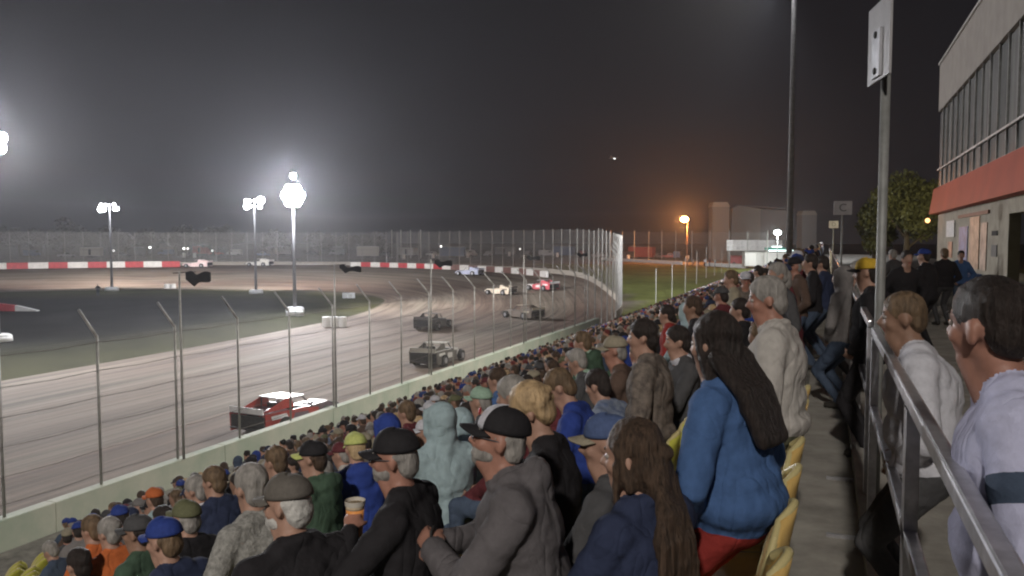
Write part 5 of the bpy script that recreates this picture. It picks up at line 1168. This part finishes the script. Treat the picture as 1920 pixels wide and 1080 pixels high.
# distant crowd as one mass
def arr(o): 
    me = o.data; v = np.empty(len(me.vertices) * 3); me.vertices.foreach_get('co', v); f = [tuple(p.vertices) for p in me.polygons]; mi = np.empty(len(me.polygons), np.int32); me.polygons.foreach_get('material_index', mi)
    return v.reshape(-1, 3), f, mi
LOW = []
for i, sp_ in enumerate([specs[0], specs[2], specs[1], specs[3], specs[6]]):
    B, Hf, RH, T, HN = make_person(fingers=False, **sp_)
    B.ell(Hf(0, -0.022, 0.125), (0.088, 0.099, 0.090), 'trim', RH)
    t_ = remesh('tmp_far', B, 0.058, 1, None, [skin_a], TAGS); LOW.append(arr(t_)); bpy.data.objects.remove(t_)
VV, FF, CC, off = [], [], [], 0
HC = [(0.05, 0.035, 0.025), (0.025, 0.02, 0.017), (0.25, 0.23, 0.21), (0.12, 0.08, 0.05), (0.03, 0.05, 0.16), (0.3, 0.28, 0.26), (0.02, 0.02, 0.02), (0.16, 0.04, 0.035), (0.06, 0.045, 0.035)]
BASE = dict(navy=(0.03, 0.038, 0.075), black=(0.022, 0.02, 0.022), dgrey=(0.07, 0.068, 0.07), grey=(0.19, 0.175, 0.17), olive=(0.13, 0.13, 0.07), brown=(0.10, 0.065, 0.05), green=(0.055, 0.09, 0.06), royal=(0.035, 0.06, 0.18), maroon=(0.12, 0.03, 0.035), red=(0.18, 0.035, 0.03), white=(0.40, 0.38, 0.39), lblue=(0.3, 0.38, 0.4), tan=(0.3, 0.26, 0.19), denim=(0.06, 0.08, 0.12), mottled=(0.12, 0.10, 0.09), plaid=(0.12, 0.15, 0.24), stone=(0.42, 0.39, 0.36))
far = cand[NIND:]
# people standing on the path past the end of the stand
for d_, k, p in far:
    v, f, mi = LOW[4 if rc.random() < (0.35 if k < 2 else 0.0) else rc.randrange(4)]
    a = R(rc.uniform(60, 110)); s_ = rc.uniform(0.90, 1.0); M_ = np.array([[math.cos(a), -math.sin(a), 0], [math.sin(a), math.cos(a), 0], [0, 0, 1]])
    VV.append((v * s_) @ M_.T + np.array(p)); FF += [tuple(q + off for q in t_) for t_ in f]; off += len(v)
    cc = BASE[rc.choice(CB)[0]]; pal = np.array([(0.40, 0.22, 0.15), cc, rc.choice([(0.06, 0.08, 0.12), (0.03, 0.03, 0.03), (0.2, 0.18, 0.14)]), (0.03, 0.03, 0.03), (0.3, 0.1, 0.08), rc.choice(HC)]); CC.append(pal[mi])
fm = bpy.data.materials.new('crowd_cloth'); fm.use_nodes = True; n = fm.node_tree; b = n.nodes['Principled BSDF']; b.inputs['Roughness'].default_value = 0.85; b.inputs['Specular IOR Level'].default_value = 0.15
vc = n.nodes.new('ShaderNodeVertexColor'); vc.layer_name = 'cloth'; n.links.new(vc.outputs[0], b.inputs['Base Color'])
me = bpy.data.meshes.new('distant_crowd'); me.from_pydata(np.vstack(VV).tolist(), [], FF); me.update(); me.polygons.foreach_set('use_smooth', [True] * len(me.polygons))
oc = link('distant_crowd', me, None, [fm]); tag(oc, 'dense crowd of spectators filling the rows farther along the stand', 'crowd', kind='stuff')
CCa = np.vstack(CC); lt = np.empty(len(me.polygons), np.int32); me.polygons.foreach_get('loop_total', lt)
ca = me.color_attributes.new('cloth', 'FLOAT_COLOR', 'CORNER'); cl = np.repeat(np.column_stack([CCa, np.ones(len(CCa))]), lt, axis=0); ca.data.foreach_set('color', cl.ravel().astype(np.float32))
# spectators standing at the boundary wall
for i, px in enumerate((1291, 1300, 1311, 1322, 1331, 1341)):
    p = ground(px, 499 + (i % 2), 2.0); src = [q for q in bpy.data.objects if q.name.startswith('person') and q.get('label', '').find('standing, ') > 0]
    if src:
        o = clone(src[i % len(src)]); o.location = tuple(p); o.scale = (1.05,) * 3; tag(o, 'person at the gap in the far white wall, %s from the left' % ORD[i], 'person', 'people at the gap in the far white wall'); slotmat(o, 1, C[('grey', 'stone', 'dgrey', 'white', 'maroon', 'lblue')[i]])
p = ground(184, 555, 0); src = [q for q in bpy.data.objects if q.name.startswith('person') and q.get('label', '').find('standing, ') > 0]
if src: o = clone(src[0]); o.location = tuple(p); o.rotation_euler = (0, 0, R(60)); tag(o, 'track official in dark clothes standing in the infield by the left floodlight pole', 'person', 'track officials in the infield')

# ------------------------------------------------------------------ haze
hz_ = MB().box((-10, 250, 15.4), (900, 900, 33)); hm = bpy.data.materials.new('haze_air'); hm.use_nodes = True; n = hm.node_tree
n.nodes.remove(n.nodes['Principled BSDF']); v_ = n.nodes.new('ShaderNodeVolumePrincipled'); v_.inputs['Color'].default_value = (0.82, 0.83, 0.90, 1); v_.inputs['Density'].default_value = 0.00045; v_.inputs['Anisotropy'].default_value = 0.72
n.links.new(v_.outputs[0], n.nodes['Material Output'].inputs['Volume'])
ho = hz_.build('haze', hm); tag(ho, kind='stuff')
nob = sum(len(o.data.polygons) for o in bpy.data.objects if o.type == 'MESH'); print('objects', len(bpy.data.objects), 'polys incl. instances', nob, 'crowd', len(cand))
